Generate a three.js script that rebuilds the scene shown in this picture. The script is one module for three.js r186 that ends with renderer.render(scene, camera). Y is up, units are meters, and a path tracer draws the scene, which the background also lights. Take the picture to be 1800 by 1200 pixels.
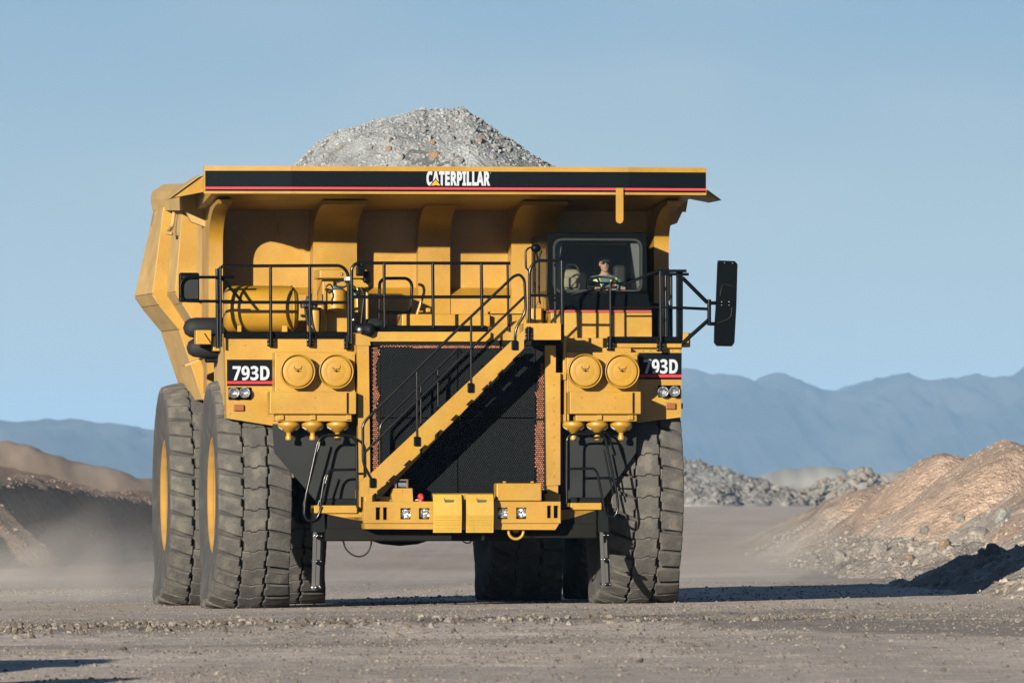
import * as THREE from 'three';
import { mergeGeometries, toCreasedNormals } from 'three/addons/utils/BufferGeometryUtils.js';
import { RoundedBoxGeometry } from 'three/addons/geometries/RoundedBoxGeometry.js';

// ---------------------------------------------------------------- camera, sky, sun, exposure
const scene = new THREE.Scene();
const F = 19300, HZ = 880, CAMY = 1.573;                 // focal length in photo pixels, horizon row, eye height
const camera = new THREE.PerspectiveCamera(2 * Math.atan(600 / F) * 180 / Math.PI, 1.5, 1, 70000);
camera.position.set(0, CAMY, 0);
camera.lookAt(0, CAMY + Math.tan(Math.atan((HZ - 600) / F)) * 100, -100);
camera.focus = 163; camera.userData.fStop = 9;

const renderer = new THREE.WebGLRenderer({ antialias: true });
renderer.toneMapping = THREE.LinearToneMapping;
renderer.toneMappingExposure = 2.9;
renderer.shadowMap.enabled = true;

const D2R = Math.PI / 180, clamp = THREE.MathUtils.clamp, lerp = THREE.MathUtils.lerp, sst = THREE.MathUtils.smoothstep;
const V3 = (x, y, z) => new THREE.Vector3(x, y, z);
const SUN_AZ = 25 * D2R, SUN_EL = 12.8 * D2R;              // behind the camera, to its left, low
const sunDir = V3(-Math.sin(SUN_AZ) * Math.cos(SUN_EL), Math.sin(SUN_EL), Math.cos(SUN_AZ) * Math.cos(SUN_EL));
const sun = new THREE.DirectionalLight(new THREE.Color().setRGB(1, 0.885, 0.71), 5);
sun.name = 'sun'; sun.position.copy(sunDir).multiplyScalar(120).add(V3(0, 0, -165)); sun.target.position.set(0, 0, -165);
sun.castShadow = true; sun.shadow.mapSize.set(4096, 4096);
Object.assign(sun.shadow.camera, { left: -40, right: 40, top: 40, bottom: -40, near: 1, far: 400 });
scene.add(sun, sun.target);

// seeded noise
function rng(seed) { let s = seed >>> 0; return () => { s = (s + 0x6d2b79f5) | 0; let t = Math.imul(s ^ (s >>> 15), 1 | s); t = (t + Math.imul(t ^ (t >>> 7), 61 | t)) ^ t; return ((t ^ (t >>> 14)) >>> 0) / 4294967296; }; }
function hash(x, y, s) { let h = Math.imul(x, 374761393) ^ Math.imul(y, 668265263) ^ Math.imul(s, 974711); h = Math.imul(h ^ (h >>> 13), 1274126177); return ((h ^ (h >>> 16)) >>> 0) / 4294967296; }
function vn(x, y, s = 0, per = 0) {
  let ix = Math.floor(x), iy = Math.floor(y), fx = x - ix, fy = y - iy; fx = fx * fx * (3 - 2 * fx); fy = fy * fy * (3 - 2 * fy);
  let ix1 = ix + 1, iy1 = iy + 1;
  if (per) { ix = ((ix % per) + per) % per; iy = ((iy % per) + per) % per; ix1 = (ix + 1) % per; iy1 = (iy + 1) % per; }
  const a = hash(ix, iy, s), b = hash(ix1, iy, s), c = hash(ix, iy1, s), d = hash(ix1, iy1, s);
  return a + (b - a) * fx + (c - a) * fy + (a - b - c + d) * fx * fy;
}
function fbm(x, y, o = 4, s = 0, per = 0) { let v = 0, a = 0.5, t = 0; for (let i = 0; i < o; i++) { v += a * vn(x, y, s + i * 17, per); t += a; a *= 0.5; x *= 2; y *= 2; per *= 2; } return v / t; }

{ // sky: pale at the horizon, deep blue overhead, thin streaks of high cloud
  const W = 2048, H = 1024, data = new Float32Array(W * H * 4);
  const stops = [[-90, [.25, .285, .30]], [0, [.25, .285, .295]], [0.8, [.235, .278, .298]], [1.6, [.190, .250, .295]], [2.6, [.140, .212, .288]], [4.5, [.09, .165, .27]], [9, [.06, .12, .225]], [20, [.038, .08, .16]], [45, [.025, .055, .115]], [90, [.02, .045, .095]]];
  for (let j = 0; j < H; j++) {
    const el = ((j + 0.5) / H - 0.5) * 180; let k = 0; while (k < stops.length - 2 && stops[k + 1][0] < el) k++;
    const [e0, a] = stops[k], [e1, b] = stops[k + 1], t = clamp((el - e0) / (e1 - e0), 0, 1);
    for (let i = 0; i < W; i++) {
      const o = (j * W + i) * 4, ang = i / W * Math.PI * 2;
      const st = sst(fbm(i / W * 128, el * 2.0 + Math.sin(ang * 3) * 2 + i / W * 40, 5, 5, 128), 0.42, 0.78) * 0.5 * sst(el, 0, 1.2);
      for (let c = 0; c < 3; c++) data[o + c] = [.70, .705, .685][c] * lerp(lerp(a[c], b[c], t), [.25, .285, .30][c], st * (el < 12 ? 1 : 0.5));
      data[o + 3] = 1;
    }
  }
  const tex = new THREE.DataTexture(data, W, H, THREE.RGBAFormat, THREE.FloatType);
  tex.mapping = THREE.EquirectangularReflectionMapping; tex.magFilter = THREE.LinearFilter; tex.needsUpdate = true;
  scene.background = tex; scene.environment = tex;
}
scene.fog = new THREE.FogExp2(new THREE.Color().setRGB(0.33, 0.61, 1.0), 0.000035);

// ---------------------------------------------------------------- textures and materials
function texture(n, f, srgb = false, rep = [1, 1]) {
  const d = new Uint8Array(n * n * 4);
  for (let j = 0; j < n; j++) for (let i = 0; i < n; i++) { const c = f(i / n, j / n, i, j), o = (j * n + i) * 4; d[o] = clamp(c[0], 0, 1) * 255; d[o + 1] = clamp(c[1], 0, 1) * 255; d[o + 2] = clamp(c[2], 0, 1) * 255; d[o + 3] = 255; }
  const t = new THREE.DataTexture(d, n, n); t.wrapS = t.wrapT = THREE.RepeatWrapping; t.magFilter = THREE.LinearFilter; if (srgb) t.colorSpace = THREE.SRGBColorSpace; t.repeat.set(...rep); t.needsUpdate = true; return t;
}
const grey = (v) => [v, v, v];
// dust and grime on paint: blotches and fine grain, uv in metres, 4 m tile
const paintTex = texture(512, (u, v) => { const b = fbm(u * 6, v * 6, 5, 11, 6), g = vn(u * 200, v * 200, 9, 200), k = 0.86 + 0.20 * (b - 0.5) + 0.05 * (g - 0.5), d = sst(fbm(u * 9, v * 9, 5, 71, 9), 0.5, 0.8) * 0.14, sc = sst(vn(u * 90, v * 7 + 40, 73, 0), .93, .99) * sst(fbm(u * 7, v * 7, 3, 77, 7), .5, .7) * .12; return [k + d * 0.1 - sc, k + d * 0.4 - sc, k + d * 1.7 - sc]; }, true, [0.25, 0.25]);
const paintRough = texture(256, (u, v) => grey(0.72 + 0.5 * (fbm(u * 8, v * 8, 5, 31, 8) - 0.5)), false, [0.25, 0.25]);
const dustTex = texture(512, (u, v) => { const b = fbm(u * 5, v * 14, 5, 21, 70), s = fbm(u * 20, v * 20, 4, 41, 20), k = 0.86 + 0.20 * (b - 0.5) + 0.12 * (s - 0.5); return [k, k * 0.985, k * 0.96]; }, true, [0.25, 0.25]);
const rubberTex = texture(512, (u, v) => { const b = fbm(u * 10, v * 10, 5, 51, 10), s = fbm(u * 60, v * 60, 3, 61, 60), k = 0.78 + 0.34 * (b - 0.5) + 0.16 * (s - 0.5), w = sst(b, .55, .75) * .1; return [k + w, k + w * .8, k + w * .5]; }, true, [0.5, 0.5]);
const rubberBump = texture(256, (u, v) => grey(fbm(u * 40, v * 40, 4, 81, 40)), false, [1, 1]);
const rockBump = texture(512, (u, v) => grey(fbm(u * 16, v * 16, 6, 91, 16)), false, [1, 1]);

const lin = (r, g, b) => new THREE.Color().setRGB(r, g, b);
const DULL = 0.40;   // everything outdoors is a little duller than the first guess
const std = (name, color, o = {}) => { const m = new THREE.MeshStandardMaterial({ color: o.metalness === 1 ? color : color.multiplyScalar(DULL), roughness: 0.6, ...o }); m.name = name; return m; };
const phys = (name, color, o = {}) => { const m = new THREE.MeshPhysicalMaterial({ color: o.transmission ? color : color.multiplyScalar(DULL), roughness: 0.6, ...o }); m.name = name; return m; };
const M = {
  yellow: std('yellow paint', lin(.76, .415, .036), { map: paintTex, roughness: 0.58, roughnessMap: paintRough }),
  yellowBody: std('dusty yellow paint', lin(.74, .40, .036), { map: paintTex, roughness: 0.6, roughnessMap: paintRough }),
  dusty: std('paint with pale dust and painted sunlight', lin(.84, .58, .22), { map: dustTex, roughness: 0.85 }),  // pale dust plus grazing sunlight, both put into this base colour
  lemon: std('worn bright yellow', lin(.90, .56, .045), { map: paintTex, roughness: 0.65 }),
  black: phys('black paint', lin(.003, .006, .009), { roughness: 0.34, map: dustTex, specularIntensity: 0.16 }),
  rail: phys('glossy black tube', lin(.0035, .006, .009), { roughness: 0.24, specularIntensity: 0.6 }),
  blackMatte: phys('black coated steel', lin(.007, .012, .016), { roughness: 0.6, map: dustTex, specularIntensity: 0.2 }),
  dark: phys('grimy dark steel', lin(.012, .013, .014), { roughness: 0.85, map: dustTex, specularIntensity: 0.3 }),
  slate: phys('dark rubber sheet', lin(.026, .034, .044), { roughness: 0.7, map: dustTex, specularIntensity: 0.4 }),
  tread: std('dusty tread rubber', lin(.186, .184, .180), { map: rubberTex, roughness: 0.95, bumpMap: rubberBump, bumpScale: 0.006 }),
  side: std('sidewall rubber', lin(.105, .108, .112), { map: rubberTex, roughness: 0.9, bumpMap: rubberBump, bumpScale: 0.004 }),
  steel: std('steel', lin(.42, .42, .42), { roughness: 0.35, metalness: 1 }),
  chrome: std('bright steel', lin(.75, .75, .77), { roughness: 0.15, metalness: 1 }),
  copper: std('copper tube', lin(.52, .22, .13), { roughness: 0.55, metalness: 0.3 }),
  hose: phys('black hose', lin(.012, .013, .015), { roughness: 0.5, specularIntensity: 0.4 }),
  lens: phys('lamp glass', lin(.95, .96, .98), { roughness: 0.02, transmission: 1, thickness: 0 }),
  reflector: std('lamp reflector', lin(.8, .82, .85), { roughness: 0.12, metalness: 1 }),
  amber: phys('amber lens', lin(.36, .115, .035), { roughness: 0.3, clearcoat: 0.4 }),
  red: std('red paint', lin(.50, .025, .03), { roughness: 0.5 }),
  stripe: std('red stripe', lin(.50, .05, .05), { roughness: 0.5 }),
  glass: phys('window glass', lin(.84, .89, .89), { roughness: 0.0, transmission: 1, thickness: 0, specularIntensity: 0.5 }),
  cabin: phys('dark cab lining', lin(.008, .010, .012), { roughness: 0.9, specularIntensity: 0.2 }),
  cabinPale: std('grey cab lining', lin(.11, .12, .12), { roughness: 0.8 }),
  canvas: std('tan canvas', lin(.30, .26, .18), { roughness: 0.95 }),
  mirror: std('mirror glass', lin(.55, .58, .62), { roughness: 0.03, metalness: 1 }),
  white: std('white tape', lin(.75, .75, .72), { roughness: 0.7 }),
};

// ---------------------------------------------------------------- helpers
const used = {};
function numbered(name) { used[name] = (used[name] ?? -1) + 1; return used[name] ? name + '_' + String(used[name]).padStart(3, '0') : name; }
function tag(o, label, category, group, kind) { if (label) o.userData.label = label; if (category) o.userData.category = category; if (group) o.userData.group = group; if (kind) o.userData.kind = kind; return o; }
function boxUV(g) { // uv in metres, projected along the main direction of each vertex normal
  const p = g.attributes.position, n = g.attributes.normal, uv = new Float32Array(p.count * 2);
  for (let i = 0; i < p.count; i++) {
    const ax = Math.abs(n.getX(i)), ay = Math.abs(n.getY(i)), az = Math.abs(n.getZ(i));
    const [u, v] = az >= ax && az >= ay ? [p.getX(i), p.getY(i)] : ax >= ay ? [p.getZ(i) + 31.3, p.getY(i) + 7.7] : [p.getX(i) + 11.9, p.getZ(i) + 17.3];
    uv[i * 2] = u; uv[i * 2 + 1] = v;
  }
  g.setAttribute('uv', new THREE.BufferAttribute(uv, 2)); return g;
}
function flat(g) { g = g.index ? g.toNonIndexed() : g; for (const k of Object.keys(g.attributes)) if (!['position', 'normal'].includes(k)) g.deleteAttribute(k); if (!g.attributes.normal) g.computeVertexNormals(); return g; }
class GB { // collects shapes for one mesh
  constructor() { this.l = []; }
  add(g) { this.l.push(flat(g)); return this; }
  box(x0, x1, y0, y1, z0, z1, r = 0.012) {
    const w = Math.abs(x1 - x0), h = Math.abs(y1 - y0), d = Math.abs(z1 - z0); r = Math.min(r, w / 2.2, h / 2.2, d / 2.2);
    const g = r > 0.002 ? new RoundedBoxGeometry(w, h, d, 1, r) : new THREE.BoxGeometry(w, h, d);
    return this.add(g.translate((x0 + x1) / 2, (y0 + y1) / 2, (z0 + z1) / 2));
  }
  tube(pts, r, closed = false, bend = 0.08, seg = 8) { // bent bar with rounded corners
    const P = pts.map((p) => p.isVector3 ? p : V3(...p)), path = new THREE.CurvePath(), n = P.length;
    let from = P[0];
    for (let i = 1; i < n - 1; i++) {
      const a = P[i].clone().sub(P[i - 1]), b = P[i + 1].clone().sub(P[i]), k = Math.min(bend, a.length() * 0.48, b.length() * 0.48);
      const p0 = P[i].clone().sub(a.setLength(k)), p1 = P[i].clone().add(b.setLength(k));
      path.add(new THREE.LineCurve3(from, p0)); path.add(new THREE.QuadraticBezierCurve3(p0, P[i], p1)); from = p1;
    }
    path.add(new THREE.LineCurve3(from, P[n - 1]));
    const out = []; path.curves.forEach((c, i) => { const m = c.isLineCurve3 ? 1 : 5, q = c.getPoints(m); out.push(...(i ? q.slice(1) : q)); });
    // sweep a ring along the points
    const pos = [], idx = [], rings = out.length; let prevN = null;
    for (let i = 0; i < rings; i++) {
      const t = (out[Math.min(i + 1, rings - 1)].clone().sub(out[Math.max(i - 1, 0)])).normalize();
      let u = prevN ? prevN.clone().sub(t.clone().multiplyScalar(prevN.dot(t))) : (Math.abs(t.y) < 0.9 ? V3(0, 1, 0) : V3(1, 0, 0)).cross(t); u.normalize(); prevN = u; const v = t.clone().cross(u);
      for (let k = 0; k < seg; k++) { const a = k / seg * 2 * Math.PI; const q = out[i].clone().addScaledVector(u, Math.cos(a) * r).addScaledVector(v, Math.sin(a) * r); pos.push(q.x, q.y, q.z); }
    }
    for (let i = 0; i < rings - 1; i++) for (let k = 0; k < seg; k++) { const a = i * seg + k, b = i * seg + (k + 1) % seg; idx.push(a, b, a + seg, b, b + seg, a + seg); }
    for (const e of [0, rings - 1]) { const c = pos.length / 3; pos.push(out[e].x, out[e].y, out[e].z); for (let k = 0; k < seg; k++) { const a = e * seg + k, b = e * seg + (k + 1) % seg; e ? idx.push(c, a, b) : idx.push(c, b, a); } }
    const g = new THREE.BufferGeometry(); g.setAttribute('position', new THREE.Float32BufferAttribute(pos, 3)); g.setIndex(idx); g.computeVertexNormals(); return this.add(g);
  }
  cyl(a, b, r0, r1 = r0, seg = 20) {
    a = a.isVector3 ? a : V3(...a); b = b.isVector3 ? b : V3(...b); const d = b.clone().sub(a), g = new THREE.CylinderGeometry(r1, r0, d.length(), seg);
    g.applyQuaternion(new THREE.Quaternion().setFromUnitVectors(V3(0, 1, 0), d.clone().normalize())); const c = a.clone().add(b).multiplyScalar(.5); return this.add(g.translate(c.x, c.y, c.z));
  }
  lathe(pts, at, dir = V3(0, 0, 1), seg = 40) { // profile [radius, along dir]
    const g = new THREE.LatheGeometry(pts.map(([r, h]) => new THREE.Vector2(r, h)), seg); g.applyQuaternion(new THREE.Quaternion().setFromUnitVectors(V3(0, 1, 0), dir)); return this.add(g.translate(at.x, at.y, at.z));
  }
  prism(pts, vec) { // a flat outline in space, extruded along vec
    const P = pts.map((p) => p.isVector3 ? p : V3(...p)), n = P.length; vec = vec.isVector3 ? vec : V3(...vec);
    const N = V3(0, 0, 0); for (let i = 0; i < n; i++) { const a = P[i], b = P[(i + 1) % n]; N.add(V3((a.y - b.y) * (a.z + b.z), (a.z - b.z) * (a.x + b.x), (a.x - b.x) * (a.y + b.y))); } N.normalize();
    if (N.dot(vec) > 0) { P.reverse(); N.negate(); }     // now the outline faces away from vec
    const U = P[1].clone().sub(P[0]).normalize(), W = N.clone().cross(U), f2 = P.map((p) => new THREE.Vector2(p.dot(U), p.dot(W)));
    const tri = THREE.ShapeUtils.triangulateShape(f2, []), pos = [], put = (...q) => q.forEach((p) => pos.push(p.x, p.y, p.z)), Q = P.map((p) => p.clone().add(vec));
    for (const [a, b, c] of tri) { put(P[a], P[b], P[c]); put(Q[a], Q[c], Q[b]); }
    for (let i = 0; i < n; i++) { const j = (i + 1) % n; put(P[i], Q[i], P[j], P[j], Q[i], Q[j]); }
    const g = new THREE.BufferGeometry(); g.setAttribute('position', new THREE.Float32BufferAttribute(pos, 3)); g.computeVertexNormals(); return this.add(g);
  }
  loft(A, B) { // skin between two outlines with the same number of points, both ends closed
    const P = A.map((p) => p.isVector3 ? p : V3(...p)), Q = B.map((p) => p.isVector3 ? p : V3(...p)), n = P.length, pos = [], put = (...q) => q.forEach((p) => pos.push(p.x, p.y, p.z));
    const N = V3(0, 0, 0); for (let i = 0; i < n; i++) { const a = P[i], b = P[(i + 1) % n]; N.add(V3((a.y - b.y) * (a.z + b.z), (a.z - b.z) * (a.x + b.x), (a.x - b.x) * (a.y + b.y))); } N.normalize();
    if (N.dot(Q[0].clone().sub(P[0])) > 0) { P.reverse(); Q.reverse(); N.negate(); }
    const U = P[1].clone().sub(P[0]).normalize(), W = N.clone().cross(U), tri = THREE.ShapeUtils.triangulateShape(P.map((p) => new THREE.Vector2(p.dot(U), p.dot(W))), []);
    for (const [a, b, c] of tri) { put(P[a], P[b], P[c]); put(Q[a], Q[c], Q[b]); }
    for (let i = 0; i < n; i++) { const j = (i + 1) % n; put(P[i], Q[i], P[j], P[j], Q[i], Q[j]); }
    const g = new THREE.BufferGeometry(); g.setAttribute('position', new THREE.Float32BufferAttribute(pos, 3)); g.computeVertexNormals(); return this.add(g);
  }
  sphere(c, r, sx = 1, sy = 1, sz = 1) { return this.add(new THREE.SphereGeometry(r, 18, 12).scale(sx, sy, sz).translate(c.x, c.y, c.z)); }
  geo() { return boxUV(mergeGeometries(this.l)); }
  build(name, mat, parent) { const m = new THREE.Mesh(this.geo(), mat); m.name = parent === scene ? numbered(name) : name; m.castShadow = m.receiveShadow = true; parent.add(m); return m; }
}
const gb = () => new GB();
function mesh(g, name, mat, parent) { const m = new THREE.Mesh(g, mat); m.name = parent === scene ? numbered(name) : name; m.castShadow = m.receiveShadow = true; parent.add(m); return m; }
function group(name, parent) { const g = new THREE.Group(); g.name = parent === scene ? numbered(name) : name; parent.add(g); return g; }

// ---------------------------------------------------------------- terrain
const TRUCK = { x: -1.05, z: -165, turn: 6.8 * D2R };
function groundY(x, D) { // D: metres ahead of the camera
  let y = 0.012 * clamp(x - TRUCK.x, -16, 16) * (1 - sst(D, 320, 700)) + Math.max(0, D - 330) * 0.0008;
  if (D > 5 && D < 420) {
    const wx = x / 9.2, near = 1 - sst(D, 240, 420), qx = (x + 1.2) / 6.2, qz = (D - 166) / 13, calm = sst(qx * qx + qz * qz, 0.7, 2.2);
    y += near * calm * (0.055 * (fbm(x * 0.35 + 3, D * 0.10, 4, 101) - 0.5) + 0.022 * (fbm(x * 2.2, D * 0.9, 3, 121) - 0.5));
    const w = 133 + 3.2 * Math.sin(x * 0.22 + 1) + 5 * (fbm(x * 0.3, 0.5, 3, 131) - 0.5) - 0.35 * x, r = Math.abs(D - w) / 3.4;    // row of loose gravel left by the grader
    y += Math.max(0, 1 - r * r) * (0.07 + 0.13 * (fbm(x * 1.9, D * 0.9, 4, 141) - 0.43)) * (1 - .5 * sst(x, 0, 5));
    const w2 = 116 + 2 * Math.sin(x * 0.3) + 4 * (fbm(x * 0.25, 4.5, 3, 151) - 0.5), r2 = Math.abs(D - w2) / 2.2;
    y += Math.max(0, 1 - r2 * r2) * 0.035 * (0.4 + fbm(x * 0.9, D * 0.4, 3, 161));
    for (const [o, wd, dp] of [[121.5, .9, .045], [127, 1.1, .05], [104, .8, .035], [109, .9, .045], [139, 1.0, .05], [149, 1.2, .04]]) { const q = (D - o + 0.42 * x - 1.2 * Math.sin(x * .35 + o)) / wd; if (Math.abs(q) < 2) y += dp * ((q * q - 1) * Math.exp(-q * q)) * (.6 + .8 * fbm(x * .7, o, 3, 181)); }      // wheel ruts
    const w3 = 137.5 + 2.9 * x + 1.2 * (fbm(x * 0.5, 9.5, 3, 171) - 0.5), r3 = (D - w3);                                          // low lip of an old wheel track
    y += (r3 > -0.25 && r3 < 3 && x > -3.6 && x < 6) ? 0.055 * (r3 < 0 ? (r3 + 0.25) * 4 : (1 - r3 / 3)) * sst(x, -3.6, -2) * (1 - sst(x, 4, 6)) : 0;
  }
  return y;
}
function grid(xs, ds, f, color, name, mat, parent, drop) {
  const nx = xs.length, nd = ds.length, pos = new Float32Array(nx * nd * 3), uv = new Float32Array(nx * nd * 2), col = new Float32Array(nx * nd * 3), idx = [], c = [0, 0, 0];
  for (let j = 0; j < nd; j++) for (let i = 0; i < nx; i++) {
    const k = j * nx + i, y = f(xs[i], ds[j]); pos[k * 3] = xs[i]; pos[k * 3 + 1] = y; pos[k * 3 + 2] = -ds[j]; uv[k * 2] = xs[i]; uv[k * 2 + 1] = ds[j];
    color(xs[i], ds[j], y, c); col[k * 3] = c[0]; col[k * 3 + 1] = c[1]; col[k * 3 + 2] = c[2];
  }
  for (let j = 0; j < nd - 1; j++) for (let i = 0; i < nx - 1; i++) {
    const a = j * nx + i, b = a + 1, e = a + nx, g = e + 1;
    if (drop && [a, b, e, g].every((k) => pos[k * 3 + 1] < drop(pos[k * 3], -pos[k * 3 + 2]))) continue;
    idx.push(a, b, e, b, g, e);
  }
  const g = new THREE.BufferGeometry(); g.setAttribute('position', new THREE.BufferAttribute(pos, 3)); g.setAttribute('uv', new THREE.BufferAttribute(uv, 2)); g.setAttribute('color', new THREE.BufferAttribute(col, 3)); g.setIndex(idx); g.computeVertexNormals();
  return mesh(g, name, mat, parent);
}
const range = (a, b, s) => { const r = []; for (let x = a; x < b - 1e-6; x += s) r.push(x); r.push(b); return r; };
const grow = (a, b, s, k) => { const r = []; for (let x = a; x < b; x += s, s *= k) r.push(x); r.push(b); return r; };

const gravelTex = texture(1024, (u, v) => {
  const b = fbm(u * 24, v * 24, 4, 201, 24), s = vn(u * 180, v * 180, 211, 180), s2 = vn(u * 340, v * 340, 221, 340), st = sst(s, 0.72, 0.95), dk = sst(s2, 0.74, 0.95);
  const k = 0.74 + 0.34 * (b - 0.5) + 0.20 * st - 0.26 * dk + 0.10 * (hash(Math.floor(u * 1024), Math.floor(v * 1024), 3) - 0.5);
  return [k * 1.0, k * 0.985, k * 0.965];
}, true, [0.2, 0.2]);
const gravelBump = texture(1024, (u, v) => grey(0.5 * fbm(u * 60, v * 60, 4, 231, 60) + 0.5 * vn(u * 180, v * 180, 211, 180)), false, [0.2, 0.2]);
const groundMat = std('road dust and gravel', lin(1, 1, 1), { map: gravelTex, vertexColors: true, roughness: 0.97, bumpMap: gravelBump, bumpScale: 0.02 });
{
  const xs = [...grow(15, 20000, 0.5, 1.16).reverse().map((x) => -x), ...range(-14.9, 14.9, 0.10), ...grow(15, 20000, 0.5, 1.16)];
  const ds = [...grow(0, 400, 4, 1.5).reverse().map((d) => -d - 1), ...range(4, 84, 4), ...range(86, 232, 0.25), ...grow(233, 420, 0.7, 1.012), ...grow(424, 32000, 5, 1.09)];
  tag(grid(xs, ds, groundY, (x, D, y, c) => {
    const b = fbm(x * 0.9, D * 0.16, 3, 311), damp = sst(fbm(x * 0.05 + 7, D * 0.085 - x * 0.02, 4, 301) * 0.8 + b * 0.2, 0.49, 0.60) * (1 - sst(D, 170, 260)), a2 = sst(fbm(x * .35, D * .06 + x * .04, 4, 331), .52, .66) * .35, w = sst(fbm(x * 0.08, D * 0.02 + 4, 3, 321), 0.4, 0.7);
    // ploughed-up dark earth along the grader's row, and a long damp tongue reaching in from the right
    const wr = 133 + 3.2 * Math.sin(x * 0.22 + 1) + 5 * (fbm(x * 0.3, 0.5, 3, 131) - 0.5) - 0.35 * x, jag = fbm(x * .8, D * .3, 4, 341) - .5;
    const row = (1 - sst(Math.abs(D - wr - 2.5 + 6 * jag) / (3 - .25 * x), .6, 1.2)) * (1 - sst(x, 1, 5)) * .6, tongue = sst(x + 3 * jag, -1.5, 3) * (1 - sst(Math.abs(D - 145 + 3.3 * x + 9 * jag) / (3.5 + 1.1 * Math.max(0, x)), .55, 1.1)) * .58, pale = sst(x, 0, 3) * sst(D + 8 * jag, 151, 158) * (1 - sst(D, 175, 200)) * .14;
    const k = (1.12 + 0.34 * (b - 0.5) + pale) * lerp(1, 0.62, damp) * (1 - a2 * .5) * (1 - row) * (1 - tongue);
    c[0] = 1.10 * k * lerp(1, 1.02, w); c[1] = .985 * k; c[2] = .935 * k * lerp(1, .96, w);
  }, 'ground', groundMat, scene), 'pale dusty gravel haul road reaching to the distant heaps', 'road', null, 'structure');
}

// heaps: the height is the highest of some ridges, each sloping away from a line
function ridgeH(x, D, list) {
  let h = -9;
  for (const [x0, d0, h0, x1, d1, h1, slope] of list) {
    const dx = x1 - x0, dd = d1 - d0, t = clamp(((x - x0) * dx + (D - d0) * dd) / (dx * dx + dd * dd || 1), 0, 1), r = Math.hypot(x - x0 - dx * t, D - d0 - dd * t);
    const s = slope * (Math.sqrt(r * r + 0.3) - 0.55); h = Math.max(h, lerp(h0, h1, t) - s);
  }
  return h;
}
const earthMat = std('loose earth and rubble', lin(1, 1, 1), { vertexColors: true, map: gravelTex, roughness: 0.97, bumpMap: rockBump, bumpScale: 0.08 });
const farMat = std('distant rubble', lin(1, 1, 1), { vertexColors: true, roughness: 1 });

const rightRidges = [[12.9, 120, 2.9, 12.7, 205, 2.7, .70], [12.7, 205, 2.7, 12.0, 240, 2.4, .70], [11.35, 250, 2.95, 11.1, 256, 2.95, .74], [10.5, 262, 2.75, 10.3, 267, 2.7, .74], [9.6, 290, 2.0, 10.6, 330, 2.0, .62], [10.6, 330, 2, 11.5, 420, 1.6, .5]];
function rightBank(x, D) {
  const rough = fbm(x * 0.55, D * 0.28, 5, 401) - 0.5, fine = fbm(x * 2.2, D * 1.3, 3, 411) - 0.5, gully = fbm(D * 0.22 + x * 0.05, x * 0.18, 3, 421) - 0.5;
  let h = ridgeH(x - 0.25 + 0.9 * gully, D, rightRidges) - 0.12 + 0.6 * rough + 0.16 * fine;
  const ap = 0.75 - 0.42 * Math.max(0, Math.abs(x - lerp(8.9, 7.7, clamp((D - 170) / 90, 0, 1))) - 0.5) - 0.02 * Math.max(0, Math.abs(D - 215) - 40);
  h = Math.max(h, groundY(x, D) - 0.25 + ap + 0.45 * rough + 0.35 * fine); return h;
}
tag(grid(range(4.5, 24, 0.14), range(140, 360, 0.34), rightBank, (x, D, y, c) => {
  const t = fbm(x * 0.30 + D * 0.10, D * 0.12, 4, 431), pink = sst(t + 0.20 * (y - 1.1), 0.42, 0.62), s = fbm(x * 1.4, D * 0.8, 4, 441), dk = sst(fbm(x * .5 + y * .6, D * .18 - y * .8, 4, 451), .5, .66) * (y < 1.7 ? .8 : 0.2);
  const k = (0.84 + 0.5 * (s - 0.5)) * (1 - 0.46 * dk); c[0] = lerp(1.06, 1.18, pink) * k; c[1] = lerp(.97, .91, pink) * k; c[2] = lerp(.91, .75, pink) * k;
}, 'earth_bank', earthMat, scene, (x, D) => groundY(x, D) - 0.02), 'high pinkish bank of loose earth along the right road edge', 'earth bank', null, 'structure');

const leftRidges = [[-17.8, 268, 2.5, -15.2, 286, 2.35], [-15.2, 286, 2.35, -13.9, 318, 2.25], [-13.9, 318, 2.2, -12.2, 365, 1.85], [-12.2, 365, 1.8, -10, 430, 1.3], [-15.2, 286, 2.3, -12.9, 281, .75]];
function leftBank(x, D) { // flat-topped, then steep
  const rough = fbm(x * 0.5 + 40, D * 0.2, 5, 501) - 0.5, fine = fbm(x * 2.1, D * 1.1, 3, 511) - 0.5, X = x + 0.9 * (fbm(D * .2, x * .2, 3, 521) - .5); let h = -9;
  for (const [x0, d0, h0, x1, d1, h1] of leftRidges) { const dx = x1 - x0, dd = d1 - d0, t = clamp(((X - x0) * dx + (D - d0) * dd) / (dx * dx + dd * dd), 0, 1), r = Math.hypot(X - x0 - dx * t, (D - d0 - dd * t) * .8); h = Math.max(h, lerp(h0, h1, t) - (r < 1 ? .35 * r : .35 + 1.05 * (r - 1))); }
  return Math.max(h, 1.5 + .24 * clamp(-14.8 - X, 0, 8) - Math.max(0, 288 - D) * .4 - Math.max(0, X + 14.8) * 1.2) + 0.42 * rough + 0.14 * fine;
}
tag(grid(range(-30, -6, 0.16), range(246, 450, 0.4), leftBank, (x, D, y, c) => {
  const t = sst(fbm(x * 0.3, D * 0.1, 4, 531), 0.38, 0.62), s = fbm(x * 1.5, D * 0.7, 4, 541), k = 0.85 + 0.5 * (s - 0.5); c[0] = lerp(.72, .82, t) * k; c[1] = lerp(.57, .53, t) * k; c[2] = lerp(.46, .38, t) * k;
}, 'earth_bank', earthMat, scene, (x, D) => groundY(x, D) - 0.02), 'brown bank of loose earth beyond the rear wheel at far left', 'earth bank', null, 'structure');

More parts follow.
